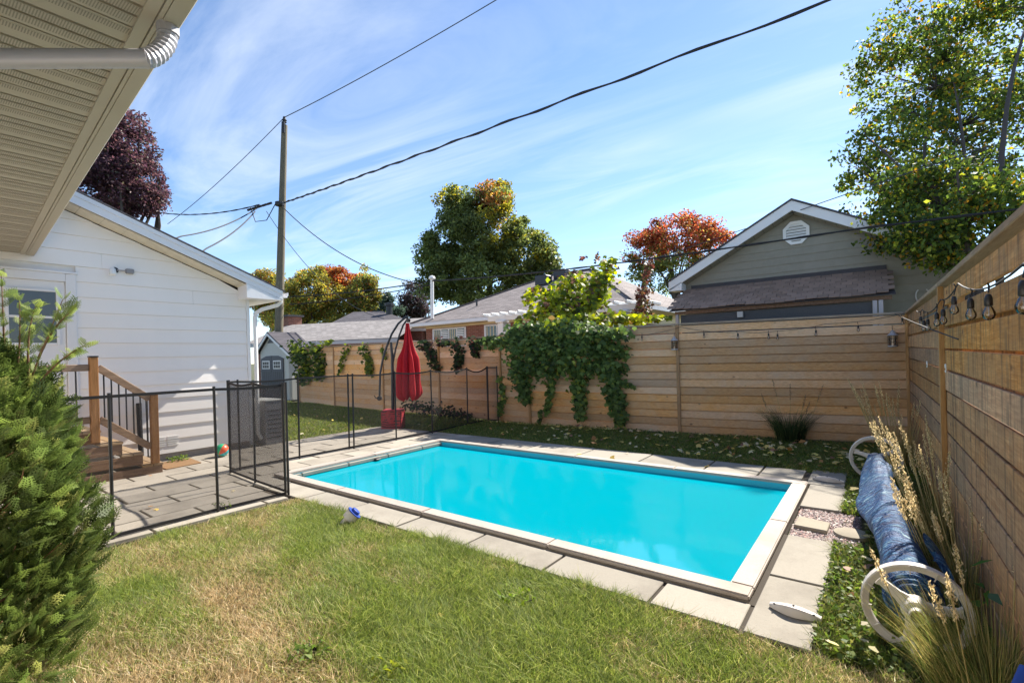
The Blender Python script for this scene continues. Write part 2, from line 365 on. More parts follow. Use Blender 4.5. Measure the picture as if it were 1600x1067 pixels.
def cover():
    t = NT('blue_bubble_cover'); v = t.coord(); n = t.noise(t.coord(scale=(1.5, 3.0, 1.5)), 4, 6, .65, 1.8)
    vo = t.n('ShaderNodeTexVoronoi'); vo.inputs['Scale'].default_value = 85; t.l(v, vo.inputs['Vector'])
    c = t.ramp(n, [(.36, (.003, .012, .055)), (.47, (.008, .05, .17)), (.58, (.025, .12, .25)), (.68, (.30, .42, .48))])
    c = t.mix(t.ramp(vo.outputs['Distance'], [(.1, .28), (.4, 0.0)]), c, (.4, .55, .7))
    b1 = t.n('ShaderNodeBump'); b1.inputs['Strength'].default_value = .9; b1.inputs['Distance'].default_value = .05; t.l(n, b1.inputs['Height']); b2 = t.n('ShaderNodeBump'); b2.inputs['Strength'].default_value = .5; b2.inputs['Distance'].default_value = .006; t.l(vo.outputs['Distance'], b2.inputs['Height']); t.l(b1.outputs[0], b2.inputs['Normal']); return t.done(t.bsdf(c, .5, b2.outputs[0], 0, .25))
M['cover'] = cover()
def gravelm():
    t = NT('gravel_stones'); c = t.n('ShaderNodeAttribute', attribute_name='col'); return t.done(t.bsdf(c.outputs['Color'], .85))
M['gravel'] = gravelm()
def lawnm():
    t = NT('lawn_thatch'); v = t.coord(); n = t.noise(v, 2.0, 5, .6); f = t.noise(v, 80, 4, .7)
    c = t.ramp(n, [(.35, (.11, .11, .04)), (.55, (.18, .15, .075)), (.75, (.26, .20, .115))]); c = t.mix(f, c, (.03, .03, .015)); return t.done(t.bsdf(c, .95, t.bump(f, .6, .02)))
M['lawn'] = lawnm()
def ballm():
    t = NT('striped_ball_vinyl'); c_ = t.n('ShaderNodeTexCoord'); s_ = t.n('ShaderNodeSeparateXYZ'); t.l(c_.outputs['Object'], s_.inputs[0])
    a = t.math('ARCTAN2', s_.outputs[0], s_.outputs[2]); f = t.math('FRACT', t.math('ADD', t.math('DIVIDE', a, 6.2832), .5))
    x = t.n('ShaderNodeValToRGB'); x.color_ramp.interpolation = 'CONSTANT'; e = x.color_ramp.elements
    cs = [(.02,.3,.75),(.75,.6,.03),(.02,.42,.2),(.7,.12,.05),(.03,.45,.5),(.6,.65,.1)]
    while len(e) < 6: e.new(.5)
    for i, c in enumerate(cs): e[i].position = i / 6; e[i].color = c + (1,)
    t.l(f, x.inputs[0]); return t.done(t.bsdf(x.outputs[0], .35))
M['ball'] = ballm()
def bagm():
    t = NT('red_bag_with_dark_print'); v = t.coord(scale=(1,1,1)); w = t.n('ShaderNodeTexWave'); w.inputs['Scale'].default_value = 6; w.inputs['Distortion'].default_value = 5; w.inputs['Detail'].default_value = 1; w.bands_direction = 'Z'; t.l(v, w.inputs['Vector'])
    s_ = t.n('ShaderNodeSeparateXYZ'); t.l(v, s_.inputs[0]); n = t.noise(v, 9, 1)
    k = t.math('MULTIPLY', t.math('GREATER_THAN', w.outputs['Fac'], .72), t.math('GREATER_THAN', n, .44))
    return t.done(t.bsdf(t.mix(k, (.42, .035, .045), (.03, .02, .02)), .5))
M['bag'] = bagm()

# ------------------------------------------------------------------ vegetation generators
def leaves(P, size, col, up=.35, aspect=.62, drop=0.0):
    """P Nx3 centres, size N, col Nx3 -> folded kites (4 verts, 2 tris as 1 quad)"""
    n = len(P); d = rng.normal(size=(n, 3)); d[:, 2] -= drop; d /= np.linalg.norm(d, axis=1)[:, None]
    nn = rng.normal(size=(n, 3)); nn[:, 2] += up * 2; s = np.cross(d, nn); s /= np.linalg.norm(s, axis=1)[:, None] + 1e-9
    nr = np.cross(s, d); size = np.broadcast_to(np.asarray(size, float), (n,))[:, None]
    fold = nr * size * .12
    V = np.stack([P - d * size * .5, P + s * size * aspect * .5 - d * size * .08 + fold, P + d * size * .5, P - s * size * aspect * .5 - d * size * .08 + fold], 1).reshape(-1, 3)
    F = np.arange(4 * n).reshape(n, 4); return V, F, np.repeat(col, 4, 0)
def palette(n, cols, wts, var=.25):
    c = np.array(cols)[rng.choice(len(cols), n, p=np.array(wts) / sum(wts))]; return np.clip(c * (1 + rng.normal(0, var, (n, 1))), .003, .9)
def crown_points(lobes, nclump, per, clump_r, fill=.55):
    """lobes: (centre, radii, weight). returns points, clump ids and clump centres"""
    w = np.array([l[2] for l in lobes], float); w /= w.sum(); cc = []
    for i in rng.choice(len(lobes), nclump, p=w):
        c, r, _ = lobes[i]; d = rng.normal(size=3); d /= np.linalg.norm(d); k = rng.uniform(fill, 1.0) ** .6
        cc.append(np.array(c) + d * np.array(r) * k * rng.uniform(.86, 1.08))
    cc = np.array(cc); ids = np.repeat(np.arange(nclump), per)
    off = rng.normal(size=(len(ids), 3)); off /= np.linalg.norm(off, axis=1)[:, None]; off *= (rng.uniform(0, 1, (len(ids), 1)) ** .45)
    sc = rng.uniform(.6, 1.25, nclump)[ids][:, None]
    P = cc[ids] + off * clump_r * sc * np.array([1, 1, .75]); return P, ids, cc
def limb_path(a, b, bend=.15, n=5):
    a = Vector(a); b = Vector(b); L = (b - a).length; o = Vector((random.uniform(-1, 1), random.uniform(-1, 1), random.uniform(0, 1))) * L * bend
    return [a.lerp(b, t) + o * math.sin(math.pi * t) for t in [i / (n - 1) for i in range(n)]]
def make_tree(name, base, lobes, nclump, per, clump_r, leaf, colf, label, cat='tree', group=None, trunk_r=.2, limbs=10, fork=.35, mat='leaf', fill=.55, extra=None):
    root = empty(name, base, label, cat, group)
    P, ids, cc = crown_points(lobes, nclump, per, clump_r, fill)
    col = colf(P, ids, cc)
    V, F, C = leaves(P, leaf * rng.uniform(.7, 1.3, len(P)), col)
    arrobj('crown', V, F, M[mat], C, root)
    mb = MB(); b = Vector(base); cz = np.mean([l[0] for l in lobes], 0); top = Vector(cz)
    f = b.lerp(Vector((cz[0], cz[1], cz[2])), fork)
    mb.tube([b, b.lerp(f, .5) + Vector((trunk_r*.3, 0, 0)), f], [trunk_r * 1.2, trunk_r, trunk_r * .85], 10)
    for k in range(limbs):
        e = Vector(cc[rng.integers(len(cc))]); s_ = b.lerp(f, random.uniform(.75, 1.0)); pts = limb_path(s_, e, .12, 6)
        mb.tube(pts, [trunk_r * .5 * (1 - i / 6.3) for i in range(6)], 6)
        for q in range(2):
            e2 = Vector(cc[rng.integers(len(cc))]); m_ = pts[3]
            if (e2 - m_).length < max(l[1][0] for l in lobes) * 1.1: mb.tube(limb_path(m_, e2, .15, 5), [trunk_r * .2 * (1 - i / 5.5) for i in range(5)], 5)
    mb.build('trunk', M['bark'], root, smooth=True)
    return root

# ================================================================== SETTING
mb = MB(); R_ = 900; mb.add([(-R_, -R_, -.06), (R_, -R_, -.06), (R_, R_, -.06), (-R_, R_, -.06)], [(0, 1, 2, 3)])
# the ground sheet has a hole for the pool
def ring(outer, inner, z):
    x0, x1, y0, y1 = outer; a, b, c, d = inner; m = MB()
    for (p, q, r, s_) in ((x0, a, y0, y1), (b, x1, y0, y1), (a, b, y0, c), (a, b, d, y1)):
        m.add([(p, r, z), (q, r, z), (q, s_, z), (p, s_, z)], [(0, 1, 2, 3)])
    return m
PX0, PX1, PY0, PY1 = -6.10, -0.76, 3.17, 5.87          # water edge
ring((-R_, R_, -R_, R_), (PX0 - .05, PX1 + .05, PY0 - .05, PY1 + .05), -.06).build('ground', M['ground'], kind='structure')
# lawns: soil/thatch sheets (the blades are further down)
LAWNS = [[(-5.06, -2.2), (2.0, -2.2), (2.0, 2.72), (-5.06, 2.72)],
         [(-.30, 2.72), (.44, 2.72), (.44, 9.1), (-.30, 9.1)],
         [(-8.75, 6.72), (-.30, 6.72), (-.30, 9.1), (-8.75, 8.75)],
         [(-22, 4.35), (-8.72, 4.35), (-8.72, 9.3), (-22, 9.6)]]
m = MB()
for q in LAWNS: m.add([(x, y, -.005) for x, y in q], [(0, 1, 2, 3)])
m.build('lawn_soil', M['lawn'], kind='structure')

# --- patio of slabs (running bond) left of the pool
patio = ring((-8.80, -5.10, -1.6, 6.70), (PX0 - .16, PX1, PY0 - .17, PY1 + .17), -.004)
patio = MB(); patio.box(-8.80, -5.12, -1.6, 2.68, -.05, .006); patio.box(-8.80, -6.26, 2.68, 6.70, -.05, .006)
patio_o = patio.build('patio', M['joint'], kind='structure')
PLAT = {}
def slab(parent, x0, x1, y0, y1, mat, name, g=.011, top=.03, jz=.0):
    k = (round(x1 - x0, 3), round(y1 - y0, 3), mat)
    if k not in PLAT:
        w, d = (x1 - x0) / 2 - g, (y1 - y0) / 2 - g; PLAT[k] = MB().box(-w, w, -d, d, -.045, 0).mesh(name, M[mat], bevel=.004)
    z = top + random.uniform(-.003, .003)
    return link(name, PLAT[k], parent, ((x0 + x1) / 2, (y0 + y1) / 2, z), (random.uniform(-.003, .003), random.uniform(-.003, .003), 0))
row = 0; x = -5.28
while x > -8.75:
    w = .385; x0 = max(x - w, -8.79); y = -1.4 + (.34 if row % 2 else 0) - .17
    while y < 6.65:
        y1 = min(y + .70, 6.68)
        if x0 < -6.3 or y1 <= 2.68 + .01:
            if y1 - y > .1: slab(patio_o, x0, x, y, y1, 'patio', 'patio_slab')
        elif y < 2.66: slab(patio_o, x0, x, y, 2.66, 'patio', 'patio_slab')
        y += .70
    x -= w; row += 1
y = -1.5                                                   # long pale edging pieces by the lawn
while y < 2.6: slab(patio_o, -5.27, -5.12, y, min(y + .98, 2.66), 'slab', 'edging_slab', top=.034); y += .98
# --- pool deck slabs round the coping
deck = MB()
deck.box(-6.25, -.22, 2.70, 3.03, -.05, .012); deck.box(-6.25, -.27, 6.03, 6.72, -.05, .004); deck.box(-.63, -.27, 3.031, 4.34, -.05, .018); deck.box(-.62, -.27, 5.15, 6.03, -.05, .004)
deck_o = deck.build('pool_deck', M['joint'], kind='structure')
xs = [-6.24, -5.74, -4.98, -4.20, -3.41, -2.62, -1.86, -1.11, -.605]
for a, b in zip(xs, xs[1:]): slab(deck_o, a, b, 2.70, 3.03, 'slab', 'deck_slab')
slab(deck_o, -.605, -.28, 2.70, 3.49, 'slab', 'deck_slab'); slab(deck_o, -.605, -.28, 3.49, 4.33, 'slab', 'deck_slab')
slab(deck_o, -.62, -.28, 5.16, 6.05, 'slab', 'deck_slab'); slab(deck_o, -.66, -.30, 6.05, 6.80, 'slab', 'deck_slab')
xs = [-6.24, -5.3, -4.45, -3.5, -2.6, -1.75, -1.15, -.70]
for a, b in zip(xs, xs[1:]): slab(deck_o, a, b, 6.04, 6.70, 'slab', 'deck_slab')
slab(deck_o, -.60, -.28, 4.335, 4.345, 'slab', 'deck_slab') if False else None
# gravel patch
gp_ = MB().box(-.60, -.27, 4.34, 5.15, -.05, .0); gr_o = gp_.build('gravel_bed', M['joint'], kind='structure')
n = 5200; P = np.c_[rng.uniform(-.60, -.14, n), rng.uniform(4.30, 5.17, n), rng.uniform(-.002, .012, n)]
P = P[(P[:, 0] < -.27) | (rng.random(n) < .5)]; n = len(P)
s_ = rng.uniform(.005, .0125, n); th = rng.uniform(0, 6.28, n); base = np.array([(1,0,0),(-.5,.87,0),(-.5,-.87,0),(0,0,.7)])
V = []
for i in range(4):
    b_ = base[i]; V.append(P + np.c_[(b_[0]*np.cos(th)-b_[1]*np.sin(th))*s_, (b_[0]*np.sin(th)+b_[1]*np.cos(th))*s_, np.full(n, b_[2])*s_])
V = np.stack(V, 1).reshape(-1, 3); idx = np.arange(n)[:, None] * 4
F = np.concatenate([idx + [0, 1, 3], idx + [1, 2, 3], idx + [2, 0, 3]]); C = palette(n, [(.32,.26,.24),(.2,.14,.14),(.45,.40,.37),(.12,.09,.1),(.36,.22,.19)], [3,3,2,2,2])
arrobj('gravel', V, F, M['gravel'], np.repeat(C, 4, 0), kind='stuff')

# --- the pool: basin, coping, water
pool = empty('swimming_pool', (PX0, PY0, 0), 'rectangular turquoise in-ground pool with raised pale coping', 'swimming pool')
zt = .066; zw = -.022; dp = -1.05; le = .002
b = MB(); b.add([(x_, y_, z_) for z_ in (dp, zt - .025) for x_, y_ in ((PX0-le,PY0-le),(PX1+le,PY0-le),(PX1+le,PY1+le),(PX0-le,PY1+le))], [(0,1,2,3),(0,4,5,1),(1,5,6,2),(2,6,7,3),(3,7,4,0)])
basin = b.build('pool_liner', M['liner'], pool)
cw = .135
for q in ((PX0-cw+.004, PX1+cw-.004, PY0-cw+.004, PY0-.02), (PX0-cw+.004, PX1+cw-.004, PY1+.02, PY1+cw-.004), (PX0-cw+.004, PX0-.02, PY0-.019, PY1+.019), (PX1+.02, PX1+cw-.004, PY0-.019, PY1+.019)):
    MB().box(*q, -.04, zt - .035).build('coping_bed', M['bed'], pool)
cop = [(PX0-cw, PY0-cw, PX1+cw, PY0, 'x'), (PX0-cw, PY1, PX1+cw, PY1+cw, 'x'), (PX0-cw, PY0, PX0, PY1, 'y'), (PX1, PY0, PX1+cw, PY1, 'y')]
for x0, y0, x1, y1, ax in cop:
    L = (x1 - x0) if ax == 'x' else (y1 - y0); n = max(1, round(L / 1.35))
    for i in range(n):
        if ax == 'x': q = (x0 + L*i/n + (.0015 if i else 0), x0 + L*(i+1)/n - .0015, y0, y1)
        else: q = (x0, x1, y0 + L*i/n + .0015, y0 + L*(i+1)/n - .0015)
        MB().box(q[0], q[1], q[2], q[3], zt - .034, zt).build('coping_stone', M['coping'], pool, bevel=.008, seg=2, origin=((q[0]+q[1])/2, (q[2]+q[3])/2, 0))
w = MB(); e_ = .002; w.add([(PX0+e_,PY0+e_,zw),(PX1-e_,PY0+e_,zw),(PX1-e_,PY1-e_,zw),(PX0+e_,PY1-e_,zw)], [(0,1,2,3)]); w.build('water', M['water'], pool)
sk = MB().box(PX0 - .2, PX0 + .003, 4.40, 4.62, -.08, .02); sk = MB().box(PX0 - .001, PX0 + .012, 4.42, 4.62, -.08, .025)
sk.build('skimmer_mouth_shade', M['black'], pool); MB().box(PX0 + .02, PX0 + .10, 4.46, 4.54, -.012, .012).build('skimmer_flap', M['black'], pool, bevel=.004)  # black plate stands in for the shadow inside the skimmer opening

# ================================================================== TIMBER FENCES
def fence_run(root, pts, tops, nb, mats, side, gap_top=2, post_at=(), bh=None, gapw=.014, topgap=.016, board_len=None, cap=True, pw=.045):
    """boards as separate objects between the points; side = unit vector of the face towards the yard"""
    side = Vector(side)
    for (a, b), (ha, hb) in zip(zip(pts, pts[1:]), zip(tops, tops[1:])):
        a = Vector((*a, 0)); b = Vector((*b, 0)); L = (b - a).length; d = (b - a) / L; ns = max(1, round(L / (board_len or 2.44)))
        for s_ in range(ns):
            p0 = a + d * (L * s_ / ns + .004); p1 = a + d * (L * (s_ + 1) / ns - .004)
            h0 = ha + (hb - ha) * s_ / ns; h1 = ha + (hb - ha) * (s_ + 1) / ns
            for k in range(nb):
                gt = topgap if k >= nb - gap_top else gapw
                jit = random.uniform(-.003, .003); off = side * random.uniform(-.003, .003)
                za0 = .03 + (h0 - .07) * k / nb + gt / 2; za1 = .03 + (h0 - .07) * (k + 1) / nb - gt / 2
                zb0 = .03 + (h1 - .07) * k / nb + gt / 2 + jit; zb1 = .03 + (h1 - .07) * (k + 1) / nb - gt / 2 + jit
                t = side * .011
                vs = [p0 - t + off, p1 - t + off, p1 + t + off, p0 + t + off]; Z0 = [za0, zb0, zb0, za0]; Z1 = [za1, zb1, zb1, za1]
                V = [Vector((v.x, v.y, z)) for v, z in zip(vs, Z0)] + [Vector((v.x, v.y, z)) for v, z in zip(vs, Z1)]
                mb = MB().add(V, [(0,3,2,1),(4,5,6,7),(0,1,5,4),(1,2,6,5),(2,3,7,6),(3,0,4,7)])
                if k < nb - 2 or gap_top == 0:            # unseen back lap added so the joint above stays dark and leaks no sun
                    bk = [v - side * .013 for v in (V[4], V[5])]; mb.add([bk[0] - Vector((0,0,.02)), bk[1] - Vector((0,0,.02)), bk[1] + Vector((0,0,.05)), bk[0] + Vector((0,0,.05))] + [q_ - side * .006 + Vector((0,0,dz)) for q_, dz in ((bk[0], -.02), (bk[1], -.02), (bk[1], .05), (bk[0], .05))], [(0,1,2,3),(7,6,5,4),(0,4,5,1),(1,5,6,2),(2,6,7,3),(3,7,4,0)])
                mb.build('board', M[mats[0]], root, bevel=.003, origin=tuple((p0 + p1) / 2 + Vector((0, 0, za0))))
            for q, h in ((p0, h0), (p1, h1)) if s_ == ns - 1 else ((p0, h0),):
                c = q + side * .028 ; MB().box(-pw/2, pw/2, -pw/2, pw/2, 0, 1).mesh('x', M['bark']) if False else None
                MB().bar(c + Vector((0,0,.0)), c + Vector((0,0,h - .035)), .034, pw, up=d).build('batten', M[mats[1]], root, bevel=.003, origin=tuple(c))
                c2 = q - side * .06; MB().bar(c2, c2 + Vector((0,0,h - .05)), .09, .09, up=d).build('post', M[mats[1]], root, bevel=.004, origin=tuple(c2))
        if cap:
            MB().bar(a + Vector((0,0,ha - .018)) - side * .01, b + Vector((0,0,hb - .018)) - side * .01, .11, .034).build('cap_rail', M[mats[2]], root, bevel=.004, origin=tuple((a + b) / 2 + Vector((0,0,ha))))
BF = [(-17.15, 9.42), (-14.2, 9.0), (-11.34, 8.76), (-8.9, 8.62), (-6.76, 8.52)]
fl = empty('timber_fence', (-12, 9.0, 0), 'lower far stretch of golden horizontal-board fence with creeper patches, beside the shed', 'fence')
fence_run(fl, BF, [2.02, 2.0, 1.98, 1.97, 1.97], 13, ('cedar', 'cedar_post', 'cap'), (0, -1, 0), board_len=3.0)
BR = [(-6.74, 8.42), (-5.98, 8.46), (-2.85, 8.66), (.40, 9.1)]
fr = empty('timber_fence', (-3, 8.8, 0), 'tall golden horizontal-board fence behind the pool, string lights along its top', 'fence')
fence_run(fr, BR, [2.0, 2.0, 2.0, 1.985], 14, ('cedar', 'cedar_post', 'cap'), (0, -1, 0), board_len=3.6)
RF = [(.37, 9.06), (.42, 4.95), (.46, 1.3), (.48, -2.4)]
fs = empty('timber_fence', (.45, 4, 0), 'dark weathered board fence running along the right edge, close to the camera', 'fence')
fence_run(fs, RF, [1.985, 1.975, 1.97, 1.97], 12, ('old_cedar', 'cedar_post', 'capy'), (-1, 0, 0), topgap=.034, board_len=4.4)
for (px, py) in ((1451, 569), (1481, 575)):
    p = PX(px, py, .37 if py < 572 else .385); m = MB(); m.tube([p + Vector((-.012, math.cos(t)*.028, math.sin(t)*.028)) for t in np.linspace(0, 5.6, 14)], .0035, 5)
    m.build('hook_ring', M['white_trim'], fs)

# ================================================================== WHITE HOUSE WING (gable wall with siding)
XW = -8.9; YC = 3.98; wing = empty('white_house_wing', (XW, YC, 0), 'white clapboard house wing with gable roof, back door and downspout', 'house')
def roof_z(y): return 2.80 + .39 * (4.4 - y)               # top of rake at X=-8.55
YPK = -.2
MB().box(-16, XW - .03, -2.2, YC - .02, 0, 2.7).build('wall_core', M['siding'], wing)
MB().prism([(XW - .03, -4.2, 2.7), (XW - .03, YC - .02, 2.7), (XW - .03, YPK, 4.35), (XW - .03, -4.2, 2.9)], (-7, 0, 0)).build('gable_core', M['siding'], wing)
z = .13; h = .215; k = 0
DY0, DY1, DZ0, DZ1 = .70, 1.66, .58, 2.80                   # door casing outline
def lap(y0, y1, z0, z1, cut=True):
    def topz(y): return roof_z(y) - .22 if y > YPK else 9
    poly = []
    zt1 = min(z1, 9)
    if z0 >= topz(y1): y1 = 4.4 - (z0 + .22 - 2.80) / .39
    if y1 <= y0 + .05: return
    yc = 4.4 - (z1 + .22 - 2.80) / .39
    if yc < y1: pts = [(y0, z0), (y1, z0), (max(yc, y0), z1)] + ([(y0, z1)] if yc > y0 else [])
    else: pts = [(y0, z0), (y1, z0), (y1, z1), (y0, z1)]
    n = len(pts); V = []
    for (y, zz) in pts: V.append((XW - .03, y, zz))
    for (y, zz) in pts: V.append((XW + (.019 if zz <= z0 + 1e-6 else .002 + .017 * (1 - (zz - z0) / (z1 - z0))), y, zz))
    F = [tuple(range(n)), tuple(range(2*n-1, n-1, -1))] + [(i, (i+1)%n, n+(i+1)%n, n+i) for i in range(n)]
    MB().add(V, F).build('siding_board', M['siding'], wing, origin=(XW, y0, z0))
while z < 4.3:
    z1 = z + h - .002
    cuts = [-2.2, YC - .055]
    if z < DZ1: cuts = [-2.2, DY0, DY1, YC - .055]
    j = [None, 2.2, None, 3.1, None, 1.95, None, 2.6][k % 8]
    segs = list(zip(cuts[::2], cuts[1::2]))
    for a, b in segs:
        if a < DY0 - .5 and b <= DY0 + .01 and z < 0: continue
        if j and a < j < b and z > 2.4: lap(a, j - .001, z, z1); lap(j + .001, b, z, z1)
        else: lap(a, b, z, z1)
    z += h; k += 1
MB().box(XW - .03, XW + .0, -2.2, YC - .055, 0, .128).build('foundation', M['coping'], wing)
MB().box(XW - .06, XW + .028, YC - .052, YC, .05, 2.66).build('corner_board', M['white_trim'], wing, bevel=.004)
# rake: fascia, soffit, shingle edge
yA, yB = -.4, 4.42; zA, zB = roof_z(yA), roof_z(yB); XR = -8.55
MB().prism([(XR, yA, zA - .19), (XR, yB, zB - .16), (XR, yB, zB - .012), (XR, yA, zA - .012)], (-.025, 0, 0)).build('rake_fascia', M['white_trim'], wing)
MB().prism([(XR + .012, yA, zA - .07), (XR + .012, yB, zB - .07), (XR + .012, yB, zB - .006), (XR + .012, yA, zA - .006)], (-.011, 0, 0)).build('rake_trim', M['white_trim'], wing)
nsf = 17
for i in range(nsf):
    a = yA + (4.0 - yA) * i / nsf + .003; b = yA + (4.0 - yA) * (i + 1) / nsf - .003
    V = [(XR - .026, a, roof_z(a) - .185), (XR - .026, b, roof_z(b) - .185), (XW, b, roof_z(b) - .205), (XW, a, roof_z(a) - .205)]
    MB().add(V, [(0,1,2,3)]).add([(x_, y_, z_ + .008) for x_, y_, z_ in V], [(3,2,1,0)]).build('rake_soffit_panel', M['soffit_cream'], wing)
V = [(XR + .02, YPK, roof_z(YPK)), (XR + .02, 4.46, roof_z(4.46)), (-16.5, 4.46, roof_z(4.46)), (-16.5, YPK, roof_z(YPK))]
MB().prism(V, (0, 0, .022)).build('roof', M['shingle_dark'], wing)
MB().prism([(XR + .02, YPK, roof_z(YPK)), (XR + .02, -5, roof_z(YPK) - 1.87), (-16.5, -5, roof_z(YPK) - 1.87), (-16.5, YPK, roof_z(YPK))], (0, 0, .022)).build('roof', M['shingle_dark'], wing)
# eave return box and its soffit, gutter, downspout
MB().prism([(XR - .002, 3.80, 2.62), (XR - .002, 4.42, 2.62), (XR - .002, 4.42, roof_z(4.42) - .165), (XR - .002, 3.80, roof_z(3.80) - .165)], (-.34, 0, 0)).build('eave_return', M['white_trim'], wing)
MB().box(-16, XR - .35, YC, 4.42, 2.62, 2.64).build('eave_soffit', M['white_pvc'], wing); MB().box(-16, XR - .35, 4.395, 4.42, 2.642, 2.79).build('eave_fascia', M['white_trim'], wing)
g = MB(); prof = [(0, 0), (.075, 0), (.105, .05), (.105, .095), (.09, .095), (.088, .06), (.068, .012), (.006, .012), (.006, .09), (0, .09)]
g.prism([(XR + .0, 4.423 + y_, 2.67 + z_) for y_, z_ in prof], (-7.4, 0, 0)).build('gutter', M['white_trim'], wing)
MB().tube([(-8.72, 4.47, 2.68), (-8.72, 4.47, 2.60), (-8.74, 4.42, 2.55), (-8.80, 4.16, 2.46), (-8.83, 4.08, 2.40), (-8.83, 4.05, 2.32), (-8.83, 4.05, .25), (-8.80, 4.10, .14)], .036, 8).build('downspout', M['white_pvc'], wing, smooth=True)
# crawl vent, wall lamp
for i in range(5):
    for s0, s1 in ((2.54, 2.66), (2.69, 2.84)): MB().box(XW + .012, XW + .022, s0, s1, .24 + i * .033, .258 + i * .033).build('vent_louvre', M['white_pvc'], wing)
# door
MB().box(XW - .02, XW + .035, DY0, DY0 + .11, DZ0, DZ1).build('door_casing', M['white_trim'], wing, bevel=.004)
MB().box(XW - .02, XW + .035, DY1 - .11, DY1, DZ0, DZ1).build('door_casing', M['white_trim'], wing, bevel=.004)
MB().box(XW - .02, XW + .038, DY0 + .112, DY1 - .112, DZ1 - .11, DZ1).build('door_casing', M['white_trim'], wing, bevel=.004)
MB().box(XW - .02, XW + .05, DY0 - .02, DY1 + .02, DZ1 + .002, DZ1 + .03).build('door_drip_cap', M['white_trim'], wing, bevel=.003)
door = MB().box(XW - .04, XW + .006, DY0 + .114, DY1 - .114, DZ0 + .02, DZ1 - .114).build('door', M['white_trim'], wing, bevel=.003)
wy0, wy1, wz0, wz1 = 1.0, 1.45, 1.85, 2.54
MB().box(XW + .007, XW + .012, wy0, wy1, wz0, wz1).build('door_pane', M['glass'], door)
for q in ((wy0 - .035, wy0, wz0 - .03, wz1 + .03), (wy1, wy1 + .035, wz0 - .03, wz1 + .03)): MB().box(XW + .007, XW + .026, *q).build('window_frame', M['white_trim'], door, bevel=.003)
for zc_ in (wz0 - .03, wz1, (wz0 + wz1) / 2 - .015): MB().box(XW + .008, XW + .025, wy0 + .001, wy1 - .001, zc_, zc_ + .03).build('window_bar', M['white_trim'], door, bevel=.003)
# wall lamp (a thing screwed to the wall)
lp = empty('wall_lamp', (XW, 2.2, 2.94), 'small outdoor flood lamp with cream lamp head high on the white gable wall', 'lamp')
p = PX(180, 422, XW + .03)
MB().lathe([(.045, 0), (.045, .02), (.02, .03)], p - Vector((.03, 0, 0)), (1, 0, 0), 12).build('mount_plate', M['gunmetal'], lp, smooth=True)
MB().tube([p + Vector((0, 0, 0)), p + Vector((.06, -.02, .01)), p + Vector((.07, -.05, 0))], .012, 6).build('arm', M['galv'], lp, smooth=True)
MB().lathe([(.02, 0), (.038, .03), (.045, .1), (.04, .11)], p + Vector((.07, -.05, .02)), (.2, 0, -1), 12).build('lamp_head', M['white_pvc'], lp, smooth=True)
MB().box(p.x - .02, p.x + .04, p.y + .12, p.y + .22, p.z - .035, p.z + .035).build('sensor_box', M['ac'], lp, bevel=.01)
MB().tube([p + Vector((.01, .02, 0)), p + Vector((.01, .13, 0))], .01, 6).build('sensor_stem', M['galv'], lp)

# ================================================================== MAIN HOUSE EAVE above the camera
eave = empty('main_house', (-4, -.4, 0), 'cream vented soffit and gutter of the house roof overhanging the top left corner', 'house')
ZS = 3.02
def ey(x): return .745 + (-2.29 - x) * .065                 # inner line of the gutter underside
MB().box(-16, 3.0, -.75, -.55, 0, ZS - .02).build('wall', M['siding'], eave)
pw = .335; x = 2.4
while x > -8.85:
    x1 = max(x - pw, -8.89); ye = ey((x + x1) / 2) - .045; m = MB()
    # ribbed panel: flat land, groove, two ribs
    prof = [(0, .022), (.008, .022), (.012, 0), (.148, 0), (.151, .022), (.162, .022), (.165, 0), (.234, 0), (.237, .022), (.248, .022), (.25, 0), (pw - .002, 0), (pw, .022)]
    vs = []
    for (q, zz) in prof: vs += [(x - q, -.54, ZS + zz), (x - q, ey(x - q) - .05, ZS + zz)]
    m.add(vs, [(2*i, 2*i+1, 2*i+3, 2*i+2) for i in range(len(prof) - 1)])
    o = m.build('soffit_panel', M['cream'], eave)
    v = MB(); e1 = ey(x) - .055
    for c0, c1 in ((.028, .075), (.168, .232), (.253, .31)):
        v.add([(x - c0, -.53, ZS - .0015), (x - c0, e1, ZS - .0015), (x - c1, e1, ZS - .0015), (x - c1, -.53, ZS - .0015)], [(0,1,2,3)])
    v.build('vent_strip', M['soffit_vent'], o)
    x -= pw
def eprism(prof, name, mat, x0=2.4, x1=-8.86, **k):
    n = len(prof); V = [(x0, ey(x0) + y_, ZS + z_) for y_, z_ in prof] + [(x1, ey(x1) + y_, ZS + z_) for y_, z_ in prof]
    return MB().add(V, [tuple(range(n)), tuple(range(2*n-1, n-1, -1))] + [(i, n+i, n+(i+1)%n, (i+1)%n) for i in range(n)]).build(name, M[mat], eave, **k)
eprism([(-.06, -.012), (-.012, -.012), (-.012, .004), (-.06, .004)], 'soffit_trim', 'cream')
eprism([(-.008, -.018), (.008, -.018), (.008, .14), (-.008, .14)], 'fascia_board', 'cream')
eprism([(.010, -.022), (.072, -.022), (.098, .03), (.10, .10), (.112, .10), (.112, .112), (.088, .112), (.086, .036), (.064, -.01), (.02, -.01), (.02, .09), (.010, .09)], 'gutter', 'cream')
roofv = [(3.0, ey(3.0) + .09, ZS + .13), (-9.0, ey(-9) + .09, ZS + .13), (-9.0, -4, ZS + 2.1), (3.0, -4, ZS + 2.1)]
MB().prism(roofv, (0, 0, .03)).build('roof', M['shingle_dark'], eave)
g0 = G(262, 42, ZS - .02); pe = PY(0, 92, .3); ps = G(232, 92, 2.80)
dn = (pe - ps); pm = ps
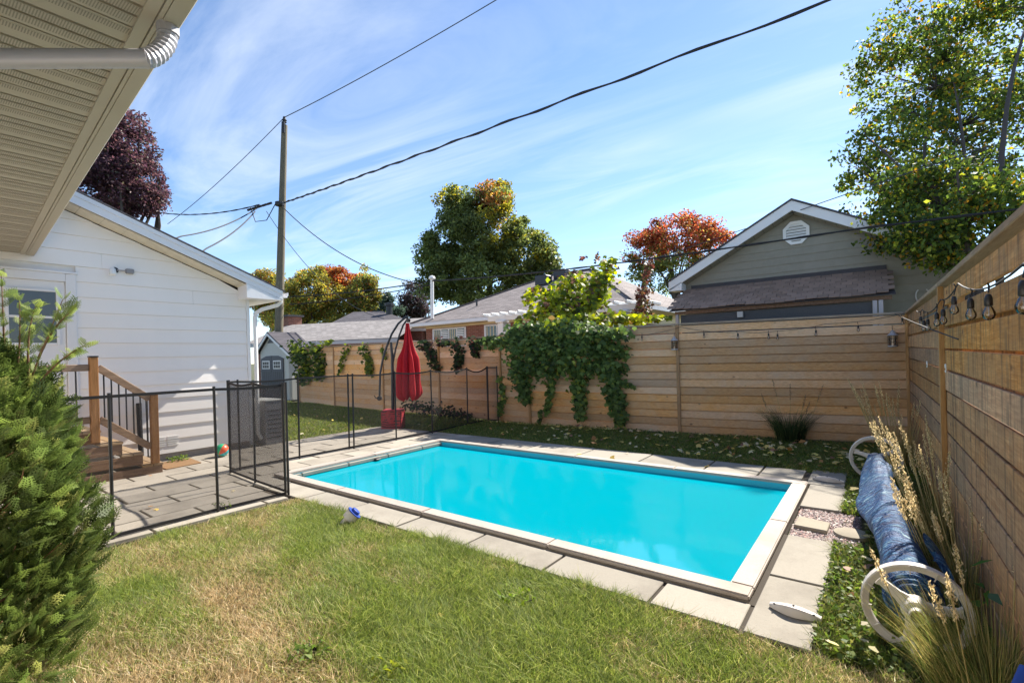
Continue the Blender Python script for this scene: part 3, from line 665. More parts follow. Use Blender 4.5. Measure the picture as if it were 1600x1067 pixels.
elbow = [g0 + Vector((0, 0, .02)), g0 + Vector((0, 0, -.05)), g0 + Vector((-.02, -.02, -.11)), (g0 + Vector((-.045, -.05, -.165))), ps]
far = pe + dn * .9
ep = MB(); ep.tube([g0 + Vector((0,0,.01)), g0 + Vector((0, 0, -.035))], .044, 12)
rr = []; pp = []
ctrl = [g0 + Vector((0,0,-.03)), g0 + Vector((0,0,-.10)), ps + (g0 - ps) * .18 + Vector((0,0,-.03)), ps + dn.normalized() * .02]
for i in range(19):
    t = i / 18; q = (ctrl[0] * (1-t)**3 + ctrl[1] * 3*t*(1-t)**2 + ctrl[2] * 3*t*t*(1-t) + ctrl[3] * t**3); pp.append(q); rr.append(.036 + (.004 if i % 2 else 0))
ep.tube(pp, rr, 12); ep.build('downspout_elbow', M['galv'], eave, smooth=False)
MB().tube([ps, pe, far], [.036, .036, .036], 12).build('downspout', M['galv'], eave, smooth=True)

# ================================================================== STEPS with railing
st = empty('wooden_steps', (-8.3, 1.9, 0), 'brown wooden back steps with black-spindle handrail against the white wall', 'steps')
XS = -7.90; ends = [(2.33, .0, .17), (2.11, .17, .345), (1.89, .345, .52), (1.67, .52, .70)]
for i, (ye, z0, z1) in enumerate(ends):
    off = i * .0
    MB().box(XS - .028, XS - off, .2, ye, z0 + .012, z1 - .034).build('side_board', M['step'], st, bevel=.004, origin=(XS, 1, z0))
    MB().box(XW + .06, XS - .03, ye - .03, ye - .002, z0 + .01, z1 - .034).build('riser', M['step'], st, bevel=.003)
    y0_ = ends[i + 1][0] - .01 if i < 3 else .2
    nt = 2 if i < 3 else 8; wd = (ye + .012 - y0_) / nt
    for j in range(nt): MB().box(XW + .06, XS + .012, y0_ + j * wd + .003, y0_ + (j + 1) * wd - .003, z1 - .032, z1).build('tread', M['tread'], st, bevel=.004, origin=(XS, y0_ + j * wd, z1))
for (y_, zb, zt_) in ((2.245, .172, 1.12), (1.62, .702, 1.63)):
    po = MB().box(XS - .045, XS + .045, y_ - .042, y_ + .042, zb - (.15 if y_ < 2 else 0), zt_).build('rail_post', M['postbrown'], st, bevel=.005, origin=(XS, y_, zb))
    MB().prism([(XS - .05, y_ - .047, zt_), (XS + .05, y_ - .047, zt_), (XS + .05, y_ + .047, zt_), (XS - .05, y_ + .047, zt_)], (0, 0, .018)).build('post_cap', M['black'], po, bevel=.004)
MB().bar((XS, 1.664, 1.50), (XS, 2.20, 1.055), .04, .085).build('handrail', M['railbrown'], st, bevel=.006)
MB().bar((XS, 1.664, .84), (XS, 2.20, .40), .04, .085).build('bottom_rail', M['railbrown'], st, bevel=.006)
MB().bar((XS, .3, 1.50), (XS, 1.576, 1.50), .04, .085).build('handrail', M['railbrown'], st, bevel=.006)
MB().bar((XS, .3, .84), (XS, 1.576, .84), .04, .085).build('bottom_rail', M['railbrown'], st, bevel=.006)
for i in range(7):
    y_ = 1.72 + i * .075; zz = 1.50 - (y_ - 1.664) * .83; MB().tube([(XS, y_, zz - .70), (XS, y_, zz - .04)], .009, 6).build('spindle', M['black'], st)
for i in range(9): MB().tube([(XS, .45 + i * .125, .88), (XS, .45 + i * .125, 1.46)], .009, 6).build('spindle', M['black'], st)
fp = empty('folded_fence_pole', (-8.75, 2.36, 0), 'black rolled mesh section leaning upright against the white wall behind the handrail', 'pole')
MB().tube([(-8.80, 2.33, .02), (-8.82, 2.32, .95)], .035, 8).build('roll', M['blackweb'], fp, smooth=True); MB().tube([(-8.74, 2.40, .02), (-8.78, 2.40, 1.0)], .01, 6).build('pole', M['black'], fp)

# ================================================================== MESH POOL FENCE
def mesh_fence(root, posts, H=1.22, sag=0.0, skip=()):
    pm = MB().tube([(0,0,0),(0,0,H+.03)], .0135, 8).mesh('post', M['black'], smooth=True)
    for i, p in enumerate(posts): link('post', pm, root, (p[0], p[1], .03), (random.uniform(-.008,.008), random.uniform(-.008,.008), 0))
    for i, (a, b) in enumerate(zip(posts, posts[1:])):
        if i in skip: continue
        n = 7; A = Vector((a[0], a[1], 0)); B = Vector((b[0], b[1], 0)); sg = sag[i] if isinstance(sag, (list, tuple)) else sag
        T = [A.lerp(B, t / n) + Vector((0, 0, .03 + H - sg * math.sin(math.pi * t / n))) for t in range(n + 1)]; Bo = [A.lerp(B, t / n) + Vector((0, 0, .06)) for t in range(n + 1)]
        MB().add(T + Bo, [(j, j+1, n+2+j, n+1+j) for j in range(n)]).build('mesh_panel', M['mesh'], root)
        for L_, nm in ((T, 'top_binding'), (Bo, 'bottom_binding')):
            m = MB()
            for j in range(n): m.bar(L_[j], L_[j+1], .008, .026)
            m.build(nm, M['blackweb'], root)
pf = empty('mesh_pool_fence', (-5.25, 1.9, 0), 'front run of low black mesh pool fence between patio and lawn', 'fence')
mesh_fence(pf, [(-5.20, .34), (-5.22, 1.17), (-5.25, 2.0), (-5.22, 2.67)], sag=[0, 0, .01])
pg = empty('mesh_pool_gate', (-6.1, 2.75, 0), 'short cross panel of black mesh fence joining the front and rear runs', 'gate')
mesh_fence(pg, [(-5.235, 2.71), (-6.12, 2.755), (-6.97, 2.82)], sag=[.03, .035])
pb = empty('mesh_pool_fence', (-7, 5.5, 0), 'rear run of black mesh pool fence past the left end of the pool', 'fence')
mesh_fence(pb, [(-7.01, 2.84), (-7.03, 2.97), (-7.02, 3.82), (-7.0, 4.67), (-6.985, 4.75), (-6.99, 5.64), (-6.95, 6.49), (-7.1, 7.67), (-7.12, 8.38), (-6.93, 8.36)][:9], sag=[0, .02, .0, 0, .02, .03, .05, .09])
mesh_fence(empty('mesh_fence_end', (-6.9, 8.3, 0), 'last short mesh panel tied to the timber fence behind the creeper', 'fence'), [(-7.10, 8.37), (-6.80, 8.35)], sag=0)

# ================================================================== PARASOL
ub = G(615, 670); umb = empty('cantilever_parasol', ub, 'closed red cantilever parasol hanging from a curved dark frame on a red weight bag', 'parasol')
def U(px, py, back=0.0):                                     # point in the upright plane through the parasol base, parallel to the picture
    return D(px, py, (ub - O).dot(FW) + back)
MB().add([ub + RT*a + FW*b + UP*c for c in (0, .42) for a, b in ((-.215,-.2),(.215,-.2),(.215,.2),(-.215,.2))], [(0,3,2,1),(4,5,6,7),(0,1,5,4),(1,2,6,5),(2,3,7,6),(3,0,4,7)]).build('weight_bag', M['bag'], umb, bevel=.02, seg=2, origin=ub)
MB().tube([U(614, 645), U(613.5, 600), U(613, 560), U(611, 535)], [.036, .036, .033, .028], 10).build('pole', M['gunmetal'], umb, smooth=True)
arc = [U(593, 622), U(593.5, 605), U(594, 583), U(598, 562), U(604, 542), U(612, 522), U(622, 506), U(632, 497), U(638, 494)]
MB().tube(arc, .023, 8).build('curved_arm', M['gunmetal'], umb, smooth=True)
MB().tube([U(614, 566), U(618, 546), U(624, 524), U(630, 508), U(637, 498)], .02, 8).build('support_arm', M['gunmetal'], umb, smooth=True)
cr_ = MB().lathe([(.02, -.03), (.05, -.03), (.05, .03), (.02, .03)], U(593, 622), FW, 12).build('crank', M['gunmetal'], umb, smooth=True)
MB().tube([U(593, 622, -.05), U(587, 622, -.08), U(585, 618, -.08)], .01, 6).build('crank_handle', M['gunmetal'], cr_)
MB().lathe([(.03, -.05), (.045, -.03), (.045, .02), (.02, .04)], U(638, 500), UP, 10).build('hub', M['gunmetal'], umb, smooth=True)
m = MB(); nz = 30; nk = 80; vs = []
zp = [(0, .035), (.15, .07), (.30, .11), (.38, .15), (.46, .215), (.6, .245), (.8, .275), (.92, .30), (.96, .27), (1.0, .15)]
ax0 = U(636.5, 505); ax1 = U(640, 622)
for i in range(nz + 1):
    t = i / nz; r = np.interp(t, [a for a, _ in zp], [b for _, b in zp]); c = ax0.lerp(ax1, t)
    for k in range(nk):
        th = 2 * math.pi * k / nk; lobe = .58 + .42 * abs(math.cos(3.5 * th + .6 + .8 * t)) ** .8 if k else 1.0; lobe = .50 + .50 * abs(math.cos(4 * th + .6 + .5 * t)); lobe *= 1 + .13 * math.sin(3 * th + 5 * t) + .05 * math.sin(13 * th + 2)
        rr_ = r * lobe; vs.append(c + RT * math.cos(th) * rr_ + FW * math.sin(th) * rr_ + UP * ((.05 * math.sin(8 * th) + .02 * math.sin(3 * th)) if i > nz - 3 else 0))
m.add(vs, [(i*nk+k, i*nk+(k+1)%nk, (i+1)*nk+(k+1)%nk, (i+1)*nk+k) for i in range(nz) for k in range(nk)] + [tuple(range(nk)), tuple(nz*nk + k for k in range(nk-1,-1,-1))])
can = m.build('canopy', M['red'], umb, smooth=True)
m = MB(); m.tube([ax0.lerp(ax1, .46) + (RT*math.cos(t) + FW*math.sin(t)) * .13 for t in np.linspace(0, 6.28, 20)], .012, 5, False); m.build('tie_strap', M['red'], can)

# ================================================================== POOL COVER REEL
reel = empty('pool_cover_reel', (0.03, 4.9, 0), 'solar cover reel with two big white wheels and rolled blue cover beside the pool', 'pool cover reel')
hn = Vector((.118, 3.03, .218)); hf = Vector((-.045, 6.60, .265)); axd = (hf - hn).normalized()
def wheel(c, flip, R=.24, rot=0.0):
    sx = Vector((0,0,1)).cross(axd).normalized() * -1; sz = Vector((0, 0, 1))
    if sx.x < 0: sx = -sx
    def at(r, t, a=0): return c + sx * (r * math.cos(t)) + sz * (r * math.sin(t)) + axd * a
    m = MB(); n = 48; prof = [(R, -.022), (R, .022), (R - .006, .025), (R - .032, .014), (R - .036, .004), (R - .036, -.004), (R - .032, -.014), (R - .006, -.025)]; k = len(prof); vs = []
    for i in range(n):
        t = 2 * math.pi * i / n
        for r, a in prof: vs.append(at(r, t, a))
    m.add(vs, [(i*k+j, i*k+(j+1)%k, ((i+1)%n)*k+(j+1)%k, ((i+1)%n)*k+j) for i in range(n) for j in range(k)])
    rim = m.build('wheel_rim', M['reelw'], reel, smooth=True)
    for i in range(12): t = 2 * math.pi * i / 12 + .1; MB().bar(at(R - .044, t, -.026), at(R - .004, t, -.026), .004, .006, up=axd).build('rim_rib', M['reelw'], rim)
    for t in (rot, rot + rad(134), rot + rad(250)):
        m = MB(); vs = []
        for r, w in ((.03, .038), (.09, .022), (.16, .018), (R - .04, .028)):
            s_ = Vector(-sx * math.sin(t) + sz * math.cos(t))
            for q, a in ((-w, -.012), (-w*.55, -.018), (w*.55, -.018), (w, -.012), (w, .008), (-w, .008)): vs.append(at(r, t, a) + s_ * q)
        m.add(vs, [(i*6+j, i*6+(j+1)%6, (i+1)*6+(j+1)%6, (i+1)*6+j) for i in range(3) for j in range(6)] + [(0,1,2,3,4,5), tuple(range(23, 17, -1))])
        m.build('spoke', M['reelw'], reel, smooth=True)
    hb = MB(); hb.lathe([(.028, .035), (.058, .02), (.060, -.02), (.050, -.05), (.034, -.052), (.034, -.10), (.028, -.10), (.027, .0)], c, axd, 24).build('hub', M['reelw'], reel, smooth=True); MB().lathe([(.0255, -.1015), (.0255, -.0995), (.02, -.0995)], c, axd, 20).build('hub_hole_shade', M['gunmetal'], reel)  # dark disc painted in for the shade inside the open hub
wheel(hn, 1, R=.216, rot=rad(8)); wheel(hf, -1, rot=rad(28))
kb = hn - axd * .045 + Vector((-.01, 0, -.19)); MB().lathe([(.012, 0), (.017, .02), (.02, .07), (.012, .085)], kb + Vector((0, 0, .05)), Vector((0.02, -.55, -1)), 12).build('handle_knob', M['reelw'], reel, smooth=True)
MB().tube([hn - axd * .08, hf + axd * .05], .026, 14).build('axle', M['reelaxle'], reel, smooth=True)
m = MB(); nz = 110; nk = 60; vs = []; La = (hf - hn).length
sx = axd.cross(Vector((0,0,1))).normalized()
for i in range(nz + 1):
    t = i / nz; a = .10 + (La - .20) * t
    r0 = .112 + .012 * math.sin(9 * t) + .01 * math.sin(23 * t + 1); tap = min(1, .55 + i * .16, .6 + (nz - i) * .13)
    for k in range(nk):
        th = 2 * math.pi * k / nk
        f = 1 + .06 * math.sin(5 * th + 7 * t * 3.1) * (.4 + t) + .06 * math.sin(2 * th - 9 * t) + .04 * (abs(math.sin(4.5 * th + 17 * t)) - .5) + .05 * (abs(math.sin(1.5 * th + 26 * t)) - .5)
        droop = max(0, -math.cos(th)) ** 3 * max(0, math.sin(3.14 * min(1, max(0, (t - .28) / .62)))) * .10 if t > .28 else 0
        r = r0 * f * tap * (1 - .22 * t); p = hn + axd * a + sx * (math.cos(th) * (r + droop)) + Vector((0, 0, 1)) * (math.sin(th) * r - droop * 1.0)
        p.z = max(p.z, .02); vs.append(p)
m.add(vs, [(i*nk+k, i*nk+(k+1)%nk, (i+1)*nk+(k+1)%nk, (i+1)*nk+k) for i in range(nz) for k in range(nk)] + [tuple(range(nk)), tuple(nz*nk + k for k in range(nk-1,-1,-1))])
m.build('rolled_cover', M['cover'], reel, smooth=True)
for k_, rr2 in enumerate((.115, .088, .06)):
    m = MB(); m.tube([hn + axd * (.10 + .004 * k_) + sx * math.cos(t) * rr2 + Vector((0,0,1)) * math.sin(t) * rr2 for t in np.linspace(0, 6.1, 26)], .011, 6); m.build('cover_layer', M['cover'], reel, smooth=True)
m = MB(); vs = []; nu, nv = 16, 12
for i in range(nu + 1):
    for j in range(nv + 1):
        a = i / nu; b_ = j / nv; x_ = .20 + .16 * b_ + .02 * math.sin(6 * a + 5 * b_); y_ = 3.22 + .42 * a; z_ = .40 - .36 * b_ ** 1.6 - .12 * a * b_ + .025 * math.sin(9 * a + 3 * b_) * math.sin(5 * b_ + 1)
        vs.append((x_, y_, max(z_, .02)))
m.add(vs, [(i*(nv+1)+j, (i+1)*(nv+1)+j, (i+1)*(nv+1)+j+1, i*(nv+1)+j+1) for i in range(nu) for j in range(nv)])
m.build('loose_cover_flap', M['cover'], reel, smooth=True)

# ================================================================== SMALL THINGS
# ladder anchor covers: curved white plastic bars
def curved_handle(a, b, label, w=.055, h=.05):
    a = Vector(a); b = Vector(b); d = (b - a); L = d.length; d.normalize(); s_ = d.cross(Vector((0,0,1))); m = MB(); n = 14; vs = []
    for i in range(n + 1):
        t = i / n; c = a + d * L * t + s_ * (.035 * math.sin(math.pi * t)); ww = w * (.55 + .45 * math.sin(math.pi * t)); hh = h * (.35 + .65 * math.sin(math.pi * t))
        for q, zz in ((-.5, 0), (-.5, .75), (-.32, 1), (.32, 1), (.5, .75), (.5, 0)): vs.append(c + s_ * (q * ww) + Vector((0, 0, .003 + zz * hh)))
    m.add(vs, [(i*6+j, i*6+(j+1)%6, (i+1)*6+(j+1)%6, (i+1)*6+j) for i in range(n) for j in range(6)] + [(0,1,2,3,4,5), tuple(range(6*n+5, 6*n-1, -1))])
    e = empty('deck_handle', (a + b) / 2, label, 'handle'); m.build('bar', M['reelw'], e, smooth=True)
    for t in (.12, .5, .88):
        c = a + d * L * t + s_ * .03; MB().lathe([(.006, 0), (.006, .004), (.003, .006)], c + Vector((0,0,.003 + h * (.35 + .65 * math.sin(math.pi * t)))), (0,0,1), 8).build('screw', M['black'], e)
    return e
curved_handle(G(1203, 946, .03), G(1284, 970, .03), 'curved white plastic handle lying on the nearest corner slab')
curved_handle(G(1270, 748, .03), G(1319, 755, .03), 'curved white plastic handle on the far corner slab near the fence')
# paver and round stone in the gravel
q = [G(1248, 806, .035), G(1297, 817, .035), G(1292, 830, .035), G(1240, 820, .035)]
tag(MB().prism([(v.x, v.y, .0) for v in q][::-1], (0, 0, .04)).build('stepping_stone', M['stone'], bevel=.005), 'rectangular pale stone paver lying in the gravel patch', 'paver')
c = G(1331, 832, .03); tag(MB().lathe([(.115, 0), (.125, .01), (.12, .03), (.08, .036), (.001, .037)], (c.x, c.y, .0), (0, 0, 1), 28).build('stepping_stone', M['stone'], smooth=True), 'round pale stone disc at the right end of the gravel patch', 'paver')
# chlorine dispenser lying at lawn edge
c = G(543, 812, .05); cd = empty('chlorine_dispenser', c, 'white floating chlorine dispenser with blue cap tipped on the grass edge', 'pool dispenser')
ax = (RT * .62 + UP * .62 + FW * .18).normalized(); b0 = c - ax * .045
MB().lathe([(.032, -.02), (.036, 0), (.036, .05), (.062, .055), (.066, .12), (.062, .125)], b0, ax, 20).build('float_body', M['reelw'], cd, smooth=True)
MB().lathe([(.070, .126), (.070, .134)], b0, ax, 20).build('collar', M['blue'], cd, smooth=True)
MB().lathe([(.04, .135), (.04, .158), (.03, .162)], b0, ax, 16).build('cap', M['blue'], cd, smooth=True)
MB().lathe([(.022, -.08), (.03, -.06), (.03, -.021)], b0, ax, 14).build('basket', M['gunmetal'], cd, smooth=True)
# ball
c = G(347, 713, .03); bm_ = bmesh.new(); bmesh.ops.create_uvsphere(bm_, u_segments=24, v_segments=14, radius=.10); me = bpy.data.meshes.new('beach_ball'); bm_.to_mesh(me); bm_.free(); me.materials.append(M['ball'])
for p_ in me.polygons: p_.use_smooth = True
link('beach_ball', me, None, (c.x, c.y, .13), (.6, .4, .9), label='multicoloured striped ball on the patio against the white wall', cat='ball')
# mat
q = [G(257, 725, .03), G(318, 722, .03), G(312, 739, .03), G(254, 741, .03)]; q = [(-8.62, 2.36), (-8.62, 2.9), (-8.05, 2.86), (-8.0, 2.40)]
tag(MB().prism([(x_, y_, .034) for x_, y_ in q][::-1], (0, 0, .014)).build('door_mat', M['brown_mat'], bevel=.003), 'brown coir mat on the patio at the foot of the steps', 'mat')
# grey cabinet behind the corner
ac = empty('utility_cabinet', (-8.9, 4.4, 0), 'grey box unit standing round the corner of the white house', 'cabinet')
p = G(424, 697); x1_ = p.x
MB().box(x1_ - .75, x1_, 4.12, 4.46, .03, .80).build('case', M['ac'], ac, bevel=.01)
MB().box(x1_ - .76, x1_ + .008, 4.11, 4.47, .802, .83).build('lid', M['shed_wall'], ac, bevel=.006)
for i in range(7): MB().box(x1_ + .001, x1_ + .006, 4.16, 4.42, .15 + i * .08, .165 + i * .08).build('louvre', M['gunmetal'], ac)
# blue pole end bottom right
p0 = G(1603, 1062, .03)
tag(MB().tube([PX(1603, 1045, .36), PX(1590, 1075, .33), Vector((.30, 2.2, .05))], .018, 8).build('pool_pole', M['blue'], smooth=True), 'blue pole end at the foot of the right fence in the bottom corner', 'pole')

# ================================================================== SHED
sh = empty('garden_shed', (-19.2, 10, 0), 'pale grey gabled garden shed with charcoal double doors at the far end of the yard', 'shed')
SY = 9.7; x0s, x1s, xm = -20.9, -18.45, -19.85; ez, rz_ = 1.95, 2.72
MB().prism([(x0s + .15, SY, 0), (x1s, SY, 0), (x1s, SY, ez), (xm, SY, rz_ - .08), (x0s + .15, SY, ez)], (0, 1.0, 0)).build('walls', M['shed_wall'], sh)
for a, b in (((x0s - .12, ez - .08), (xm, rz_)), ((xm, rz_), (x1s + .30, ez - .14))):
    MB().prism([(a[0], SY - .14, a[1]), (b[0], SY - .14, b[1]), (b[0], SY - .14, b[1] + .05), (a[0], SY - .14, a[1] + .05)], (0, 1.25, 0)).build('roof_panel', M['shingle_dark'], sh)
    MB().prism([(a[0], SY - .15, a[1] - .11), (b[0], SY - .15, b[1] - .11), (b[0], SY - .15, b[1] - .004), (a[0], SY - .15, a[1] - .004)], (0, .03, 0)).build('fascia', M['white_trim'], sh)
MB().prism([(xm - .26, SY - .012, 2.30), (xm + .26, SY - .012, 2.30), (xm, SY - .012, 2.52)], (0, .01, 0)).build('gable_vent', M['shed_door'], sh)
for s_, (a, b) in enumerate(((-20.62, -19.72), (-19.70, -18.80))):
    top = [(a, 1.66 if s_ == 0 else 1.78), (b, 1.78 if s_ == 0 else 1.66)]
    d_ = MB().prism([(a, SY - .05, .06), (b, SY - .05, .06), (b, SY - .05, top[1][1]), ((a+b)/2, SY - .05, 1.77), (a, SY - .05, top[0][1])], (0, .045, 0)).build('door', M['shed_door'], sh)
    for k in range(1, 6): MB().box(a + (b-a)*k/6 - .008, a + (b-a)*k/6 + .008, SY - .056, SY - .051, .1, 1.12).build('door_groove', M['black'], d_)
    for zz in (.12, .72, 1.12): MB().box(a + .01, b - .01, SY - .07, SY - .051, zz, zz + .06).build('strap', M['shed_door'], d_)
    wx0, wx1 = a + .14, b - .14
    w_ = MB().box(wx0, wx1, SY - .066, SY - .051, 1.24, 1.58).build('window_frame', M['white_trim'], d_)
    for i in range(3):
        for j in range(2):
            cx0 = wx0 + .05 + i * (wx1 - wx0 - .08) / 3; MB().box(cx0, cx0 + (wx1 - wx0 - .08) / 3 - .03, SY - .072, SY - .067, 1.275 + j * .14, 1.395 + j * .14).build('pane', M['gunmetal'], sh)
MB().box(-19.76, -19.66, SY - .09, SY - .072, .68, .78).build('latch', M['black'], sh)
for i in range(3): MB().box(x1s + .001, x1s + .02, SY + .1 + i * .35, SY + .16 + i * .35, .05, 1.9).build('wall_rib', M['shed_wall'], sh)

# ================================================================== NEIGHBOURS' HOUSES
lg = empty('low_garage', (-22, 14, 0), 'long low garage with pale grey shingle roof behind the far fence', 'garage')
A_, B_ = Vector((-25.2, 11.0, 2.45)), Vector((-17.3, 14.2, 2.45)); dg = (B_ - A_).normalized(); ng = Vector((-dg.y, dg.x, 0))
C_, D_ = B_ + ng * 3.4 + Vector((-.3, 0, 1.15)), A_ + ng * 3.4 + Vector((-.4, 0, 1.15))
MB().prism([A_, B_, C_, D_], (0, 0, .03)).build('roof_slope', M['shingle_low'], lg)
MB().prism([D_, C_, C_ + ng * 3.4 + Vector((0,0,-1.15)), D_ + ng * 3.4 + Vector((0,0,-1.15))], (0, 0, .03)).build('roof_slope', M['shingle_low'], lg)
MB().bar(A_ - Vector((0,0,.09)), B_ - Vector((0,0,.09)), .03, .16).build('eave_fascia', M['galv'], lg)
MB().prism([A_ + ng*.3 + dg*.3 - Vector((0,0,2.45)), B_ + ng*.3 - dg*.3 - Vector((0,0,2.45)), B_ + ng * 6.4 - dg*.3 - Vector((0,0,2.45)), A_ + ng * 6.4 + dg*.3- Vector((0,0,2.45))], (0, 0, 2.4)).build('walls', M['brick'], lg)
MB().prism([A_, A_ - dg * .03, D_ - dg * .03, D_], (0, 0, -.16)).build('rake_board', M['white_trim'], lg)
dr = empty('far_bungalow', (-30, 26, 0), 'far house with dark grey hip roof and small black roof vent beyond the low garage', 'house')
pts = [D(470, 515, 31), D(672, 503, 27), D(640, 494, 34), D(598, 486, 32), D(560, 487, 33)]
zE = 3.15; a = D(492, 516, 26); b = D(668, 506, 26); a.z = b.z = zE; r0 = D(552, 487, 31); r1 = D(598, 485, 31); r0.z = r1.z = 4.62; ab = FW * 10
MB().add([a, b, r1, r0, b + ab, a + ab], [(0,1,2,3), (1,4,2), (4,5,3,2), (5,0,3), (0,5,4,1)]).build('hip_roof', M['shingle_dark'], dr)
MB().add([a + RT*.4 + FW*.4, b - RT*.4 + FW*.4, b - RT*.4 + ab - FW*.4, a + RT*.4 + ab - FW*.4] + [Vector((v.x, v.y, 0)) for v in (a + RT*.4 + FW*.4, b - RT*.4 + FW*.4, b - RT*.4 + ab - FW*.4, a + RT*.4 + ab - FW*.4)], [(0,1,5,4),(1,2,6,5),(2,3,7,6),(3,0,4,7)]).build('walls', M['brick'], dr)
MB().bar(a - Vector((0,0,.08)), b - Vector((0,0,.08)), .04, .16).build('eave_fascia', M['white_trim'], dr)
v_ = D(608, 481, 30); MB().lathe([(.20, -.5), (.2, .1), (.3, .12), (.3, .28), (.2, .3)], v_, UP, 12).build('roof_vent', M['black'], dr)
ch = D(453, 503, 28); e_ = empty('brick_chimney_house', ch - Vector((0,0,ch.z)), 'short red brick chimney showing above the low garage roof by the pole', 'chimney')
MB().box(ch.x - .6, ch.x + .6, ch.y - .4, ch.y + .4, 0, ch.z + .25).build('stack', M['brick'], e_); MB().box(ch.x - .7, ch.x + .7, ch.y - .5, ch.y + .5, ch.z + .251, ch.z + .36).build('cap', M['dkflash'], e_)

hs_ = empty('brick_bungalow', (-11, 15, 0), 'red brick bungalow with grey shingled hip roof and cream eaves beyond the fence', 'house')
X0, X1, Y0, Y1, ZE = -16.25, -5.75, 14.0, 24.0, 3.02; RA, RB, RZ = (-11.9, 19.0), (-9.9, 19.0), 5.22
def hip(x0, x1, y0, y1, ze, ra, rb, rz, mat, root, nm='hip_roof'):
    MB().add([(x0,y0,ze),(x1,y0,ze),(rb[0],rb[1],rz),(ra[0],ra[1],rz)], [(0,1,2,3)]).build(nm, M[mat], root)
    MB().add([(x1,y0,ze),(x1,y1,ze),(rb[0],rb[1],rz)], [(0,1,2)]).build(nm, M[mat], root)
    MB().add([(x1,y1,ze),(x0,y1,ze),(ra[0],ra[1],rz),(rb[0],rb[1],rz)], [(0,1,2,3)]).build(nm, M[mat], root); MB().add([(x0,y1,ze),(x0,y0,ze),(ra[0],ra[1],rz)], [(0,1,2)]).build(nm, M[mat], root)
    for p_, q_ in (((x0,y0,ze),(*ra,rz)), ((x1,y0,ze),(*rb,rz)), ((*ra,rz),(*rb,rz))): MB().bar(Vector(p_) + Vector((0,0,.02)), Vector(q_) + Vector((0,0,.02)), .22, .03).build('ridge_cap', M[mat], root)
hip(X0, X1, Y0, Y1, ZE, RA, RB, RZ, 'shingle', hs_)
for a, b in (((X0, Y0), (X1, Y0)), ((X1, Y0), (X1, Y1)), ((X0, Y0), (X0, Y1))):
    MB().bar((*a, ZE - .075), (*b, ZE - .075), .03, .13).build('gutter', M['white_trim'], hs_)
    i_ = 1 if a[0] != b[0] else 0
M['eavecream'] = simple('cream_eave_paint', (.66, .57, .38), .6)
MB().box(X0 + .03, X1 - .03, Y0 + .03, Y1, ZE - .16, ZE - .14).build('soffit', M['eavecream'], hs_)
MB().box(X0 + .5, X1 - .5, Y0 + .48, Y0 + .5, ZE - .24, ZE - .162).build('frieze', M['eavecream'], hs_)
MB().box(X0 + .5, X1 - .5, Y0 + .5, Y1 - .5, 0, ZE - .162).build('brick_wall', M['brick'], hs_)
MB().box(X1 - .495, X1 - .48, Y0 + .5, Y1 - .5, ZE - .55, ZE - .162).build('frieze', M['eavecream'], hs_)
def hwin(px0, px1, pym, label=None, n=2, slat=False, y=Y0 + .49):
    a = PY(px0, pym, y).x; b = PY(px1, pym, y).x; z1 = ZE - .27; z0 = z1 - 1.15
    f = MB().box(a - .06, b + .06, y - .03, y + .0, z0, z1).build('window_frame', M['white_trim'], hs_)
    for i in range(n):
        c0 = a + (b - a) * i / n + .03; c1 = a + (b - a) * (i + 1) / n - .03
        MB().box(c0, c1, y - .036, y - .031, z0 + .06, z1 - .06).build('pane', M['glass'], f)
        if slat and i % 2:
            m = MB()
            for k in range(14): m.box(c0 + .01, c1 - .01, y - .045, y - .038, z0 + .09 + k * .07, z0 + .13 + k * .07)
            m.build('shutter', M['white_trim'], f)
        elif i % 2 == 0:
            m = MB()
            for k in range(3): m.box(c0 + .05 + k * (c1-c0)/3.2, c0 + .09 + k * (c1-c0)/3.2, y - .042, y - .037, z0 + .08, z1 - .08)
            m.build('curtain', M['eavecream'], f)
hwin(678, 727, 520, n=4, slat=True); hwin(759, 796, 515, n=2); hwin(826, 846, 508, n=1)
MB().tube([(X1 - .05, Y0 + .4, ZE - .15), (X1 - .35, Y0 + .5, ZE - .3), (X1 - .42, Y0 + .45, ZE - .5), (X1 - .42, Y0 + .45, .3)], .045, 6).build('downspout', M['gunmetal'], hs_)
p = D(878, 428, 21.2); MB().box(p.x - .3, p.x + .3, p.y - .25, p.y + .25, p.z - .5, p.z + .18).build('roof_vent', M['gunmetal'], hs_, bevel=.03)
p = D(849, 434, 21.0); MB().box(p.x - .3, p.x + .3, p.y - .25, p.y + .25, p.z - .35, p.z + .08).build('roof_vent', M['gunmetal'], hs_, bevel=.03)
p = D(745, 478, 20.6); MB().tube([p - Vector((0,0,.5)), p + Vector((0,0,.3))], .04, 6).build('vent_pipe', M['gunmetal'], hs_)
mst = empty('service_mast', D(675, 487, 20.6), 'white service mast rising from the left end of the bungalow roof', 'mast'); p = D(675, 487, 20.6); mtop = D(675, 437, 20.6)
MB().tube([p - Vector((0,0,.3)), mtop], .075, 10).build('mast', M['white_pvc'], mst, smooth=True); MB().lathe([(.09, 0), (.15, .04), (.12, .14), (.02, .18)], mtop, UP, 10).build('weatherhead', M['white_pvc'], mst)
